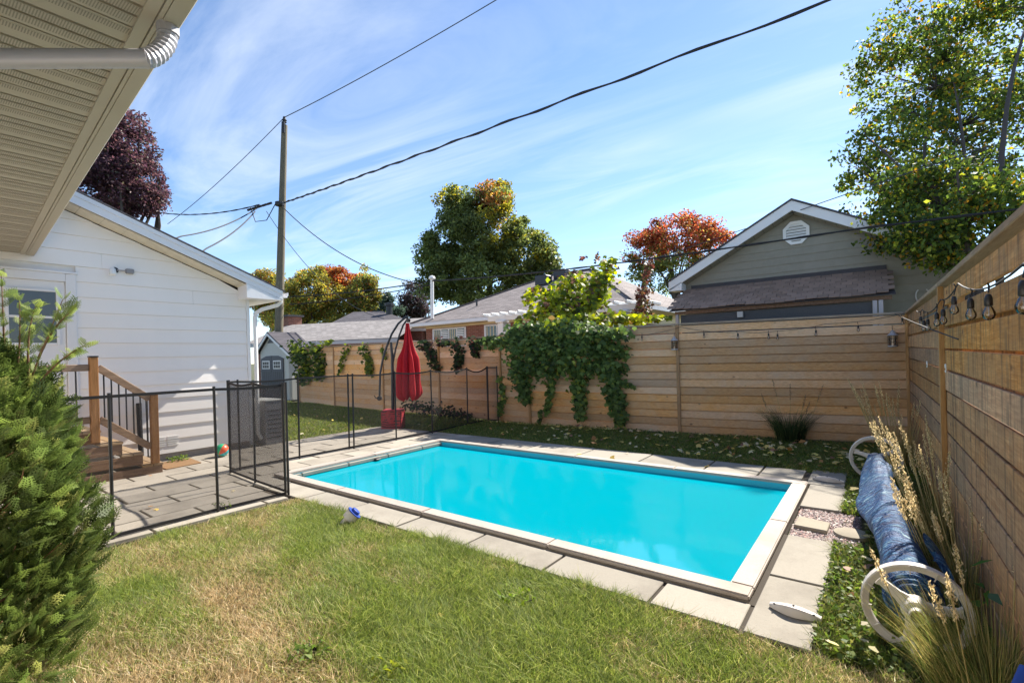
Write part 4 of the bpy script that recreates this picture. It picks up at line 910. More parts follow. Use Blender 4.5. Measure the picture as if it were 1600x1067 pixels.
# pergola
pgz = empty('white_pergola', (-8, 12.6, 0), 'weathered white pergola with posts and notched rafters in front of the bungalow', 'pergola')
py_ = 12.4; xa = PY(785, 505, py_).x; xb = PY(975, 495, py_).x; zt_ = PY(785, 497, py_).z
for x_ in (xa, xb):
    MB().box(x_ - .12, x_ + .12, py_ - .12, py_ + .12, 0, zt_ - .16).build('post', M['white_pvc'], pgz, bevel=.015)
    MB().box(x_ - .17, x_ + .17, py_ - .17, py_ + .17, zt_ - .159, zt_ - .09).build('post_cap', M['white_pvc'], pgz, bevel=.015)
MB().box(xa - .6, xb + .6, py_ - .04, py_ + .04, zt_ - .088, zt_ + .08).build('beam', M['white_pvc'], pgz, bevel=.01)
i = 0; x_ = xa - .55
while x_ < xb + .6:
    MB().box(x_ - .03, x_ + .03, py_ - .35, py_ + 1.2, zt_ + .081, zt_ + .17).build('rafter', M['white_pvc'], pgz, bevel=.01); x_ += .36

# green gabled garage behind the fence, with the lean-to
gg = empty('green_garage', (-1.2, 11.2, 0), 'sage green garage with white gable trim and octagonal vent behind the fence', 'garage')
GY = 11.0; gx0, gx1, gxm = -3.42, 2.4, -1.26; gez, grz = 2.93, 4.36; sl = (grz - 3.06) / (gxm + 3.67)
def gz(x): return grz - abs(x - gxm) * sl
MB().prism([(gx0, GY + .02, 0), (1.15, GY + .02, 0), (1.15, GY + .02, gz(1.15) - .2), (gxm, GY + .02, grz - .2), (gx0, GY + .02, gz(gx0) - .2)], (0, 6, 0)).build('wall_core', M['garagewall'], gg)
z = .9
while z < 4.1:
    z1 = z + .152; zc = z1 + .26
    half = (grz - zc) / sl
    a, b = max(gx0, gxm - half), min(1.15, gxm + half)
    half0 = (grz - z - .26) / sl; a0, b0 = max(gx0, gxm - half0), min(1.15, gxm + half0)
    if b > a: MB().add([(a0, GY, z), (b0, GY, z), (b, GY + .012, z1), (a, GY + .012, z1), (a0, GY + .018, z), (b0, GY + .018, z), (b, GY + .018, z1), (a, GY + .018, z1)], [(0,1,2,3),(7,6,5,4),(0,4,5,1),(1,5,6,2),(2,6,7,3),(3,7,4,0)]).build('siding_board', M['garagewall'], gg)
    z = z1
yo = GY - .30
for s_, xe in ((-1, -3.69), (1, gxm + 2.43)):
    ze_ = gz(xe)
    MB().prism([(xe, yo, ze_ - .20), (gxm, yo, grz - .20), (gxm, yo, grz - .01), (xe, yo, ze_ - .01)], (0, .03, 0)).build('rake_fascia', M['white_trim'], gg)
    MB().prism([(xe, yo - .02, ze_ - .008), (gxm, yo - .02, grz - .008), (gxm, yo - .02, grz + .03), (xe, yo - .02, ze_ + .03)], (0, 6.5, 0)).build('roof_slope', M['shingle_dark'], gg)
    n = 14
    for i in range(n):
        a = xe + (gxm - xe) * i / n; b = xe + (gxm - xe) * (i + 1) / n - s_ * -.006
        MB().add([(a, yo + .032, gz(a) - .195), (b, yo + .032, gz(b) - .195), (b, GY, gz(b) - .225), (a, GY, gz(a) - .225)], [(0,1,2,3)]).build('rake_soffit_panel', M['garagewall'], gg)
MB().prism([(-3.68, yo, 2.84), (-3.40, yo, 2.84), (-3.40, yo, 3.02), (-3.68, yo, 2.88)], (0, .30, 0)).build('eave_return', M['white_trim'], gg)
# octagonal vent
c = PY(1244, 364, GY); ov = []
for r_, y_ in ((.245, GY - .035), (.185, GY - .035)): ov += [(c.x + r_ * math.cos(math.pi/8 + k*math.pi/4), y_, c.z + r_ * math.sin(math.pi/8 + k*math.pi/4)) for k in range(8)]
ov += [(x_, GY + .0, z_) for x_, y_, z_ in ov]
vt = MB().add(ov, [(k, (k+1)%8, 8+(k+1)%8, 8+k) for k in range(8)] + [(k, 16+k, 16+(k+1)%8, (k+1)%8) for k in range(8)] + [(8+k, 8+(k+1)%8, 24+(k+1)%8, 24+k) for k in range(8)]).build('octagon_vent', M['white_pvc'], gg)
for i in range(6):
    zz = c.z - .15 + i * .055; hw = min(.17, .245 - abs(zz - c.z) * .75); MB().add([(c.x - hw, GY - .03, zz), (c.x + hw, GY - .03, zz), (c.x + hw, GY - .008, zz + .045), (c.x - hw, GY - .008, zz + .045)], [(0,1,2,3)]).build('vent_louvre', M['white_pvc'], vt)
# lean-to roof of single shingles
LX0, LX1 = -3.36, .16; LY0, LY1 = 10.05, GY - .01; LZ0, LZ1 = 2.36, 2.84
dk = MB().prism([(LX0 - .1, LY0, LZ0 - .03), (LX1 + .1, LY0, LZ0 - .03), (LX1, LY1, LZ1 - .03), (LX0 + .1, LY1, LZ1 - .03)], (0, 0, .02)).build('lean_to_deck', M['dkflash'], gg)
rows, w_ = 9, .165; Ls = math.hypot(LY1 - LY0, LZ1 - LZ0); ang = math.atan2(LZ1 - LZ0, LY1 - LY0)
tabm = MB().box(-.080, .080, 0, Ls / rows + .03, 0, .009).mesh('shingle', M['shingle_tab'])
for r in range(rows):
    x_ = LX0 - .06 + (.08 if r % 2 else 0); k = 0
    while x_ < LX1 + .05:
        sag = -.02 * math.sin(3.1 * (x_ - LX0) / 3.5) + .012 * math.sin(5 * x_) if r < 4 else 0
        y_ = LY0 - .04 + (LY1 - LY0) * r / rows; z_ = LZ0 + (LZ1 - LZ0) * r / rows + .004 + sag * (1 - r / 4)
        link('shingle', tabm, gg, (x_, y_, z_ + .006), (ang + .03 + random.uniform(-.02, .02), random.uniform(-.02, .02), random.uniform(-.012, .012))); x_ += w_ + .002
MB().box(LX0 + .08, LX1, GY - .03, GY - .004, LZ1 - .01, LZ1 + .11).build('flashing', M['dkflash'], gg)
MB().prism([(LX0, LY0 + .03, LZ0 - .10), (LX1 + .05, LY0 + .03, LZ0 - .10), (LX1 + .05, LY0 + .03, LZ0 - .035), (LX0, LY0 + .03, LZ0 - .035)], (0, .05, 0)).build('lean_to_beam', M['step'], gg)
MB().box(LX0 + .1, LX1 - .22, LY0 + .09, LY0 + .11, 1.2, LZ0 - .11).build('wired_panel', M['darkpanel'], gg)
for x_ in (LX0 + .04, LX1 - .18, LX1 - .1): MB().box(x_ - .03, x_ + .03, LY0 + .03, LY0 + .088, 0, LZ0 - .102).build('lean_to_post', M['galv'], gg)
for px_ in (1157,): 
    p = PY(px_, 491, LY0 + .05); MB().box(p.x - .05, p.x + .05, p.y - .05, p.y, p.z - .06, p.z + .05).build('small_box', M['shed_wall'], gg)
p = PY(1441, 462, GY - .02); MB().tube([p + Vector((math.cos(t)*.09, -.02, math.sin(t)*.13)) for t in np.linspace(2.2, 7.2, 16)], .012, 6).build('cable_loop', M['reelw'], gg)

# ================================================================== UTILITY POLE AND WIRES
pb_ = D(433, 566 + 56, 21.5); ptop = D(444.5, 196, 21.5); patt = D(437, 319, 21.3)
up_ = empty('utility_pole', (pb_.x, pb_.y, 0), 'tall weathered wooden utility pole with insulator on top behind the shed', 'utility pole')
MB().tube([Vector((pb_.x, pb_.y, 0)), (Vector((pb_.x, pb_.y, 0)) + ptop) / 2, ptop], [.19, .165, .125], 12).build('pole', M['wood_pole'], up_, smooth=True)
MB().lathe([(.05, 0), (.05, .1), (.10, .13), (.07, .17), (.11, .22), (.07, .27), (.06, .36), (.02, .4)], ptop, UP, 10).build('insulator', M['gunmetal'], up_)
MB().bar(ptop - Vector((0,0,.4)) - FW*.13, ptop + Vector((0,0,.1)) - FW*.13, .12, .05, up=FW).build('top_bracket', M['black'], up_)
m = MB(); m.lathe([(.19, -.08), (.2, 0), (.19, .08)], patt, UP, 10); m.build('cable_band', M['black'], up_)
for k in range(5):
    a = patt - RT * (.25 + .22 * k) - FW * .2 + Vector((0, 0, -.06 * k)); MB().tube([a, a - RT * .2 - Vector((0,0,.06))], .05, 6).build('splice', M['black'], up_)
m = MB(); m.tube([patt - RT*.2, patt - RT*.6 - Vector((0,0,.7)), patt - RT*1.1 - Vector((0,0,.75)), patt - RT*1.3 - Vector((0,0,.1))], .02, 5); m.build('drip_loop', M['cable'], up_)
def wire(name, a, b, sag, r, label, cat='cable', mat='cable', ext=0.0, wob=0.0, n=40, twist=False, group=None, r2=None):
    a = Vector(a); b = Vector(b); b2 = a + (b - a) * (1 + ext); L = (b2 - a).length; pts = []
    for i in range(n + 1):
        t = i / n; te = t * (1 + ext); s_ = -4 * sag * te * (1 - te) if te < 1 else 0
        pts.append(a.lerp(b2, t) + Vector((0, 0, s_ + wob * math.sin(t * n * .9))))
    rs = [(r + ((r2 or r) - r) * i / n) * (1 + (.25 * math.sin(i * 1.7) if twist else 0)) for i in range(n + 1)]
    o = MB().tube(pts, rs, 6).build(name, M[mat], None, smooth=True, origin=tuple(pts[0])); return tag(o, label, cat, group)
wire('power_cable', patt, D(1298, 0, 3.7), .05, .034, 'thick twisted black cable rising from the pole to the top right edge', ext=.12, wob=.010, n=110, twist=True, r2=.008)
wire('overhead_wire', D(262, 350, 34), ptop + Vector((0,0,.35)), .25, .02, 'thin grey wire rising from behind the white roof to the pole top', mat='cable_thin', r2=.016)
wire('overhead_wire', ptop + Vector((0,0,.35)), D(776, 0, 14), .1, .018, 'thin grey wire from the pole top to the upper edge', mat='cable_thin', ext=.6, r2=.011)
wire('service_cable', patt - RT*.9, D(245, 332, 24), .25, .026, 'uppermost of three cables running left from the pole, toward the purple tree', ext=.3, n=50, twist=True)
wire('service_cable', patt - RT*1.0 - Vector((0,0,.15)), D(284, 369, 17), .2, .024, 'middle of three cables running left from the pole to the white roof', ext=.3)
wire('service_cable', patt - RT*1.1 - Vector((0,0,.3)), D(323, 388, 14), .15, .026, 'lowest of three cables running left from the pole to the white roof', ext=.3, r2=.018)
wire('service_cable', patt, D(648, 442, 17), .55, .018, 'slack cable from the pole down to the service mast')
wire('service_cable', patt - RT*.6 - Vector((0,0,.3)), D(600, 498, 22), .9, .014, 'thin cable dropping from the pole toward the dark-roofed house', mat='cable_thin')
wire('street_cable', D(440, 464, 22), mtop - Vector((0,0,.05)), .12, .026, 'upper black cable running to the service mast across the yellow trees')
wire('street_cable', D(452, 476, 22), mtop - Vector((0,0,.2)), .1, .022, 'lower black cable running to the service mast across the yellow trees')
wire('street_cable', mtop - Vector((0,0,.05)), D(1345, 357, 7.8), .14, .030, 'thick black cable crossing above the bungalow and the green gable', ext=.35, n=80, twist=True, r2=.014)
wire('overhead_wire', D(1010, 408, 13), D(1350, 294, 8.2), .02, .008, 'thin wire slanting up across the green gable toward the right tree', mat='cable_thin', ext=.3)
wire('house_wire', D(560, 470, 26), D(645, 512, 18), .3, .012, 'pale thin wire sagging over the low garage roof', mat='white_trim') if False else None

# ================================================================== STRING LIGHTS AND LANTERNS
def string_light(ctrl, bulbs, label, tw=.004, k=.7):
    root = empty('string_light', ctrl[0], label, 'string lights', None)
    pts = []
    for a, b in zip(ctrl, ctrl[1:]):
        a = Vector(a); b = Vector(b); L = (b - a).length
        for i in range(8): t = i / 8; pts.append(a.lerp(b, t) - Vector((0, 0, 4 * .035 * L * t * (1 - t))))
    pts.append(Vector(ctrl[-1])); MB().tube(pts, tw, 6).build('cable', M['cable'], root, smooth=True)
    for p in bulbs:
        p = Vector(p); q = min(pts, key=lambda v: (v.xy - p.xy).length)
        # p = centre of the bulb; socket above it, drop wire to the cable
        s_ = MB().lathe([(r_ * k, z_ * k) for r_, z_ in [(.008, .098), (.014, .09), (.018, .075), (.019, .035), (.016, .03)]], p, UP, 10).build('socket', M['black'], root, smooth=True, origin=tuple(p))
        MB().tube([p + Vector((0,0,.075)), p.lerp(q, .5) + Vector((0,0,.05)), Vector((p.x, p.y, max(q.z, p.z + .11)))], .0035, 5).build('drop_wire', M['cable'], root)
        MB().lathe([(r_ * k, z_ * k) for r_, z_ in [(.012, .032), (.018, .02), (.028, -.005), (.029, -.02), (.022, -.038), (.008, -.047), (.001, -.048)]], p, UP, 14).build('bulb', M['bulb'], s_, smooth=True)
        MB().tube([p + Vector((0, .006, .03)), p + Vector((0, .007, -.015)), p + Vector((0, -.007, -.015)), p + Vector((0, -.006, .03))], .0012, 4).build('filament', M['galv'], s_)
FX = .355
c = [PX(1680, 385, FX), PX(1600, 412, FX), PX(1497, 443, .365), PX(1470, 468, .36), PX(1441, 484, .35), PX(1432, 486, .33)]
bl = [PX(px_, py_, FX - .01) for px_, py_ in ((1600, 474), (1545, 487), (1517, 489), (1491, 482), (1474, 499), (1464, 503), (1450, 511), (1444, 512), (1439, 505))]
string_light(c, bl, 'black string of clear globe bulbs along the dark right fence')
BY = 8.62
def yb(x): return np.interp(x, [-6.74, -5.98, -2.85, .40], [8.42, 8.46, 8.66, 9.1]) - .07
def onb(px_, py_):
    p = PY(px_, py_, 8.8)
    for _ in range(3): p = PY(px_, py_, yb(p.x))
    return p
c = [onb(985, 525), onb(1063, 511), onb(1160, 519), onb(1215, 517), onb(1290, 506), onb(1425, 487)]
bl = [onb(px_, py_ ) for px_, py_ in ((1003, 530), (1100, 526), (1153, 527), (1201, 527), (1215, 528), (1275, 522), (1341, 515), (1410, 504))]
string_light(c, bl, 'black string of small globe bulbs along the top of the golden back fence')
wire('guy_wire', onb(1398, 490), PX(1497, 530, .36), .01, .004, 'black wire crossing the fence corner below the string lights')
def lantern(p, label):
    r = empty('lantern', p, label, 'lantern', None)
    MB().lathe([(.055, 0), (.06, .008), (.06, .02), (.05, .024)], p, UP, 16).build('base', M['galv'], r, smooth=True)
    for k in range(6): t = k * math.pi / 3; MB().tube([p + Vector((math.cos(t)*.052, math.sin(t)*.052, .02)), p + Vector((math.cos(t)*.052, math.sin(t)*.052, .165))], .004, 5).build('cage_bar', M['gunmetal'], r)
    for zz in (.07, .12): MB().tube([p + Vector((math.cos(t)*.054, math.sin(t)*.054, zz)) for t in np.linspace(0, 6.283, 18)], .003, 4, False).build('cage_ring', M['gunmetal'], r)
    MB().lathe([(.04, .022), (.04, .162)], p, UP, 14).build('glass', M['bulb'], r, smooth=True)
    MB().lathe([(.062, .165), (.068, .172), (.04, .20), (.028, .21), (.03, .225), (.008, .245)], p, UP, 16).build('hood', M['galv'], r, smooth=True)
    MB().tube([p + Vector((0, 0, .245)), p + Vector((0, .0, .29)), p + Vector((0, .07, .32))], .004, 5).build('hook', M['gunmetal'], r)
lantern(onb(1054, 547), 'small grey metal lantern hung by the fence batten near the creeper'); lantern(onb(1395, 542), 'small grey metal lantern hung at the right end of the back fence')

# ================================================================== TREES
GREEN = [(.15,.19,.07), (.20,.235,.075), (.105,.14,.05)]; YEL = [(.50,.36,.07), (.40,.37,.08), (.27,.29,.07)]; ORG = [(.38,.16,.06), (.33,.10,.05), (.38,.24,.07)]
def lob(px, py, dep, rx, rz, w=1.0, ry=None):
    c = D(px, py, dep); k = dep / FPX; return (tuple(c), (rx * k, (ry or rx) * k, rz * k), w)
def base_of(px, dep): v = D(px, 556, dep); return (v.x, v.y, 0)
def grad(P): return (P - P.min(0)) / (P.max(0) - P.min(0) + 1e-9)
def clumpvar(ids, s=.22): return np.clip(1 + rng.normal(0, s, ids.max() + 1), .45, 1.7)[ids][:, None]
r_axis = np.array([RT.x, RT.y, 0])
def c_big(P, ids, cc):
    col = palette(len(P), GREEN + [(.10,.115,.02)], [3,3,2,2]); x = P @ r_axis; x = (x - x.min()) / (x.max() - x.min()); z = grad(P)[:, 2]
    cx = (cc @ r_axis); cx = (cx - cx.min()) / (cx.max() - cx.min()); cz = grad(cc)[:, 2]
    org = (((cx - .53)**2 / .012 + (cz - .80)**2 / .045) < 1) & (rng.random(len(cc)) < .75); yel = ((cx > .48) & (cz > .30) & (rng.random(len(cc)) < .42)) | ((cz > .88) & (rng.random(len(cc)) < .35))  # yellow and orange clumps also carry the sunlit right side in their colour
    co = palette(len(P), ORG + [(.25,.16,.03)], [3,2,3,3]); cy = palette(len(P), [(.26,.25,.04), (.38,.30,.045), (.14,.16,.035)], [3,2,2])
    col = np.where(yel[ids][:, None], cy, col); col = np.where(org[ids][:, None] & (rng.random(len(P)) < .8)[:, None], co, col); return col * clumpvar(ids)
make_tree('maple_tree', base_of(760, 42), [lob(715, 395, 42, 56, 78, 3), lob(762, 360, 41, 58, 66, 3), lob(690, 425, 41, 38, 52, 1.4), lob(822, 402, 41, 46, 60, 2.2), lob(848, 432, 41, 30, 38, 1), lob(740, 440, 40, 60, 45, 1.4), lob(770, 312, 42, 28, 26, .8), lob(712, 315, 42, 26, 28, .7)],
          560, 130, .85, .25, c_big, 'largest tree, dark green with orange leaves and painted sunlight on its right, behind the bungalow', trunk_r=.45, limbs=16, fork=.3)
def c_red(P, ids, cc):
    z = grad(cc)[:, 2][ids]; red = rng.random(len(P)) < np.clip((z - .32) * 3.2, 0, .95)
    return np.where(red[:, None], palette(len(P), [(.38,.10,.06), (.40,.17,.07), (.28,.07,.05), (.34,.23,.07)], [3,3,2,1]), palette(len(P), GREEN + [(.12,.12,.02)], [3,3,1,2])) * clumpvar(ids)
make_tree('red_maple_tree', base_of(1060, 38), [lob(1058, 372, 38, 62, 32, 3), lob(1010, 400, 38, 38, 38, 1.6), lob(1045, 425, 38, 55, 32, 2), lob(1105, 385, 38, 42, 30, 2), lob(1110, 420, 38, 30, 22, .6)],
          190, 120, .75, .20, c_red, 'maple with red and orange top between the bungalow and green gable', trunk_r=.3, limbs=12, fork=.35)
def c_yel(w):
    def f(P, ids, cc):
        p = palette(len(P), YEL + GREEN[:2] + ORG[:1], w); cp = rng.random(len(cc)) < .3; return np.where(cp[ids][:, None], p * .6, p) * clumpvar(ids)
    return f
YG = 'autumn trees beyond the low garage'
make_tree('autumn_tree', base_of(425, 46), [lob(415, 455, 46, 28, 34, 1), lob(440, 480, 46, 36, 34, 1)], 165, 120, .75, .2, c_yel([3,3,3,2,2,3]), 'yellow and orange tree directly behind the utility pole', group=YG, trunk_r=.2)
make_tree('autumn_tree', base_of(492, 44), [lob(480, 505, 44, 60, 22, 1.2), lob(490, 462, 44, 42, 42, 2), lob(470, 485, 44, 36, 25, 1)], 225, 120, .75, .2, c_yel([4,4,4,2,1,1]), 'yellow-green tree right of the utility pole', group=YG, trunk_r=.2)
make_tree('autumn_tree', base_of(532, 47), [lob(528, 445, 47, 34, 26, 2), lob(540, 475, 46, 38, 34, 2)], 195, 120, .7, .2, lambda P, ids, cc: np.where((grad(cc)[:,2][ids] > .62)[:,None], palette(len(P), ORG + [(.3,.05,.03)], [3,2,2,2]), palette(len(P), YEL + GREEN[:1], [3,3,3,2])) * clumpvar(ids), 'autumn tree with a rusty orange top over a yellow crown', group=YG, trunk_r=.2)
make_tree('autumn_tree', base_of(572, 45), [lob(560, 500, 45, 40, 20, 1), lob(570, 440, 45, 16, 24, 1), lob(568, 465, 45, 30, 30, 2), lob(585, 480, 45, 26, 25, 1)], 150, 120, .65, .19, c_yel([2,3,3,4,3,2]), 'pointed olive-green and yellow tree at the right end of the autumn row', group=YG, trunk_r=.2)
make_tree('spruce_tree', base_of(606, 43), [lob(604, 488, 43, 14, 20, 2), lob(606, 470, 43, 5, 12, 1), lob(622, 490, 43, 9, 12, 1)], 60, 90, .45, .16, lambda P, ids, cc: palette(len(P), [(.05,.085,.06), (.07,.10,.07)], [1,1]), 'small blue-green spruce beside the dark roof', group=None, trunk_r=.12)
make_tree('plum_tree', base_of(648, 50), [lob(650, 470, 50, 24, 28, 2), lob(638, 485, 50, 20, 20, 1)], 90, 90, .7, .2, lambda P, ids, cc: palette(len(P), [(.05,.035,.04), (.09,.06,.065), (.04,.05,.03)], [2,2,1]), 'small dusky purple tree left of the biggest tree', trunk_r=.15)
make_tree('copper_tree', base_of(170, 24), [lob(190, 225, 24, 46, 62, 3), lob(200, 280, 24, 50, 55, 3), lob(130, 300, 24, 60, 60, 2), lob(226, 312, 24, 26, 34, 1), lob(150, 230, 24, 50, 60, 1)],
          300, 110, .5, .15, lambda P, ids, cc: palette(len(P), [(.075,.038,.055), (.12,.06,.075), (.18,.10,.10), (.06,.055,.035)], [4,3,2,1]) * clumpvar(ids), 'dark copper-purple tree rising behind the white gable roof', trunk_r=.3, limbs=14)
# the near, backlit tree over the right corner
TB = Vector((1.5, 10.5, 0)); t_ = empty('lilac_tree', TB, 'multi-stemmed green tree leaning over the right fence corner, closest of the trees', 'tree')
lobes = [lob(1415, 120, 13.4, 92, 105, 2.6, 50), lob(1500, 230, 12.2, 120, 120, 3.6, 60), lob(1560, 80, 13.2, 95, 115, 3.0, 60), lob(1390, 255, 11.4, 68, 80, 1.7, 45), lob(1352, 345, 9.0, 46, 26, .4, 25), lob(1395, 360, 8.3, 42, 40, .7, 25), lob(1455, 372, 7.7, 50, 50, 1.1, 30), lob(1540, 335, 7.5, 80, 65, 1.6, 35), lob(1490, 290, 8.2, 70, 60, 1.2, 40), lob(1420, 300, 8.6, 55, 40, .8, 35), lob(1540, 340, 10.4, 90, 75, 1.0, 60), lob(1480, 10, 13.4, 110, 60, 1.6, 60), lob(1640, 200, 12, 90, 170, 1.5, 70), lob(1430, 325, 10.4, 60, 40, 1.0, 40)]
P, ids, cc = crown_points(lobes, 980, 36, .34, .2)
P[:, 2] = np.maximum(P[:, 2], 1.9)
col = palette(len(P), [(.075,.115,.026), (.11,.16,.033), (.05,.08,.022), (.28,.30,.045), (.48,.26,.04)], [4,4,2.5,3.0,.9], .25) * clumpvar(ids, .2)
V, F, C = leaves(P, .105 * rng.uniform(.65, 1.25, len(P)) * np.clip(((P[:, 1] * .795 - P[:, 0] * .606) / 12), .75, 1.1), col, up=.2, aspect=.72, drop=.9); arrobj('foliage', V, F, M['leafthin'], C, t_)
stems = []
for k in range(9):
    e = Vector(cc[rng.integers(len(cc))]); e.z = max(e.z, 4.2); a = TB + Vector((random.uniform(-.35, .5), random.uniform(-.3, .5), 0)); stems.append(limb_path(a, e, .08, 10))
    MB().tube(stems[-1], [.06 * (1 - i / 10) + .008 for i in range(10)], 8).build('stem', M['bark'], t_, smooth=True)
m = MB(); allp = [p for s_ in stems for p in s_[3:]]
for i in range(0, len(cc), 2):
    e = Vector(cc[i]); q = min(allp, key=lambda v: (v - e).length + (0 if v.z < e.z else 1.5)); m.tube(limb_path(q, e, .08, 5), [.014, .011, .008, .006, .003], 4)
m.build('twigs', M['bark'], t_, kind='stuff')
m = MB(); b0 = D(1385, 300, 9.0)
for k in range(6): m.tube(limb_path(b0, D(1308 + 6 * k, 225 + 14 * k, 9.1), .06, 6), [.014, .01, .008, .006, .004, .002], 4)
m.build('bare_twigs', M['bark'], t_, kind='stuff')

# ================================================================== VINES
def strands(name, segs, label, cat='vine', leafs=.085, cols=None, wts=None, group=None, mat='leaf', depth=.16, onf=True, dens=1.0, stem=True):
    """segs: (list of pixel points, half width px, leaf count)"""
    P = []; stems_ = []; first = None
    for pts, hw, n in segs:
        w3 = []
        for q in pts:
            if onf: v = onb(q[0], q[1]) if q[0] > 782 else PY(q[0], q[1], np.interp(PY(q[0], q[1], 8.7).x, [-17.15,-14.2,-11.3,-8.9,-6.76], [9.42,9.0,8.76,8.62,8.52]) - .07)
            else: v = D(*q)
            w3.append(v)
        first = first or w3[0]; k = (w3[0] - O).dot(FW) / FPX; ws = [hw * k * (1 if i < len(w3) - 1 else .55) for i in range(len(w3))]
        n = int(n * dens); L = [(b - a).length for a, b in zip(w3, w3[1:])]; tot = sum(L); 
        for _ in range(n):
            s_ = random.random() * tot; i = 0
            while s_ > L[i] and i < len(L) - 1: s_ -= L[i]; i += 1
            t = s_ / L[i]; c = w3[i].lerp(w3[i+1], t); w = ws[i] + (ws[i+1] - ws[i]) * t
            P.append(c + RT * random.gauss(0, w * .5) + UP * random.gauss(0, w * .35) - FW * random.uniform(0, depth))
        stems_.append([p - FW * .02 for p in w3])
    P = np.array(P); root = empty(name, (first.x, first.y, 0), label, cat, group)
    n = len(P); cl = palette(n, cols, wts, .25)
    V, F, C = vine_leaves(P, leafs * rng.uniform(.6, 1.25, n), cl); arrobj('leaves', V, F, M[mat], C, root)
    for q in stems_: MB().tube(q, .008, 5).build('stem', M['bark'], root)
    return root
def vine_leaves(P, size, col, flat=False):
    """five-pointed lobed leaf facing outward and up"""
    n = len(P); nn = np.tile(np.array([-FW.x, -FW.y, 0.75]), (n, 1)) + rng.normal(0, .45, (n, 3)); 
    if flat: nn = np.tile(np.array([0, 0, 1.0]), (n, 1)) + rng.normal(0, .3, (n, 3))
    nn /= np.linalg.norm(nn, axis=1)[:, None]
    dn = np.tile(np.array([0, 0, -1.0]), (n, 1)) + rng.normal(0, .45, (n, 3))
    if flat: dn = rng.normal(size=(n, 3))
    s = np.cross(dn, nn); s /= np.linalg.norm(s, axis=1)[:, None]; d = np.cross(nn, s)
    shp = [(-.45, 0, .05), (-.25, .42, -.06), (.05, .5, -.1), (.12, .27, .0), (.5, .0, -.08), (.12, -.27, .0), (.05, -.5, -.1), (-.25, -.42, -.06)]
    size = np.asarray(size)[:, None]; V = np.stack([P + (d * a + s * b + nn * c) * size for a, b, c in shp], 1).reshape(-1, 3)
    F = np.arange(8 * n).reshape(n, 8); return V, F, np.repeat(col, 8, 0)
VC = [(.11,.17,.05), (.15,.22,.06), (.075,.12,.038), (.30,.34,.07)]
strands('grape_vine', [([(800,522),(870,518),(975,522)], 21, 1500), ([(805,545),(880,545),(970,548)], 27, 1600), ([(815,575),(900,575),(965,575)], 24, 800),
    ([(765,538),(800,530)], 14, 260), ([(805,560),(815,600),(822,628)], 14, 420), ([(862,580),(858,612),(853,645)], 7, 150), ([(905,580),(903,615),(905,655)], 12, 330), ([(950,570),(958,610),(968,662)], 17, 620), ([(782,590),(786,620),(780,650)], 6, 90), ([(845,640),(842,660)], 3, 22), ([(982,600),(988,606)], 3, 14)],
    'dense dark green grape vine draped over the back fence with hanging strands', leafs=.095, cols=VC, wts=[4,4,3,.7], depth=.22)
strands('grape_vine', [([(845,500,11.0),(880,450,11.2),(905,440,11.2)], 24, 700), ([(900,500,10.6),(930,470,10.8),(940,430,11.0),(948,412,11.0)], 20, 800), ([(860,510,10.2),(930,500,10.2),(1000,502,10.2)], 16, 620), ([(958,500,10.2),(1000,497,10.0),(1035,500,10.0)], 7, 160), ([(820,478,11.2),(835,455,11.2),(858,462,11.2)], 8, 110), ([(806,512,10.8),(815,498,10.8),(840,488,10.8)], 5, 60), ([(905,470,11.0),(880,500,10.8)], 32, 620)],
    'bright yellow-green grape vine climbing over the pergola behind the fence', leafs=.12, cols=[(.42,.44,.035),(.22,.27,.03),(.10,.14,.025),(.14,.08,.06),(.3,.2,.08)], wts=[4,4,3,.8,.5], onf=False, mat='leafthin', depth=.5)
strands('plum_shrub', [([(1010,500,11.3),(1003,450,11.4),(1013,410,11.5)], 9, 420), ([(1000,490,11.3),(995,455,11.3)], 9, 160), ([(885,440,11.8),(905,432,11.8)], 16, 220), ([(930,410,11.9),(932,398,11.9)], 3, 30), ([(905,408,11.9),(915,402,11.9)], 4, 30)],
    'reddish brown upright shrub shoots poking above the yellow vine', 'shrub', leafs=.075, cols=[(.16,.06,.045),(.2,.11,.05),(.10,.10,.03)], wts=[3,3,2], onf=False, depth=.3)
VG = 'creeper patches on the lower back fence'
strands('creeper', [([(463,540),(478,570),(476,598)], 16, 560), ([(490,542),(500,560),(500,592)], 12, 330)], 'thickest creeper patch, at the left end of the lower back fence by the shed', leafs=.13, cols=[(.20,.24,.03),(.09,.13,.025),(.04,.07,.018)], wts=[2,3,3], group=VG)
strands('creeper', [([(545,540),(538,556),(530,585)], 6, 90), ([(508,538),(518,534)], 6, 60)], 'thin creeper strand second from the left on the lower back fence', leafs=.10, cols=[(.20,.24,.03),(.09,.13,.025)], wts=[2,2], group=VG)
strands('creeper', [([(568,540),(575,560),(580,586)], 9, 150), ([(600,545),(602,560)], 4, 30)], 'narrow creeper strand left of the parasol arm', leafs=.10, cols=[(.16,.2,.03),(.07,.11,.025)], wts=[2,2], group=VG)
strands('creeper', [([(660,538),(672,548),(684,578)], 10, 260), ([(685,534),(700,538)], 8, 110)], 'reddish dark creeper just right of the red parasol', leafs=.095, cols=[(.10,.045,.035),(.05,.075,.025),(.03,.05,.02)], wts=[2,3,3], group=VG)
strands('creeper', [([(712,534),(718,555),(714,580)], 9, 190)], 'rounded dark creeper clump midway between parasol and big vine', leafs=.09, cols=[(.10,.045,.035),(.05,.075,.025),(.03,.05,.02)], wts=[1,3,3], group=VG)
strands('creeper', [([(735,533),(742,545),(745,557)], 8, 130), ([(750,535),(772,530)], 9, 190)], 'short creeper clump touching the left end of the big vine', leafs=.09, cols=[(.10,.045,.035),(.06,.085,.025),(.03,.05,.02)], wts=[1,3,3], group=VG)
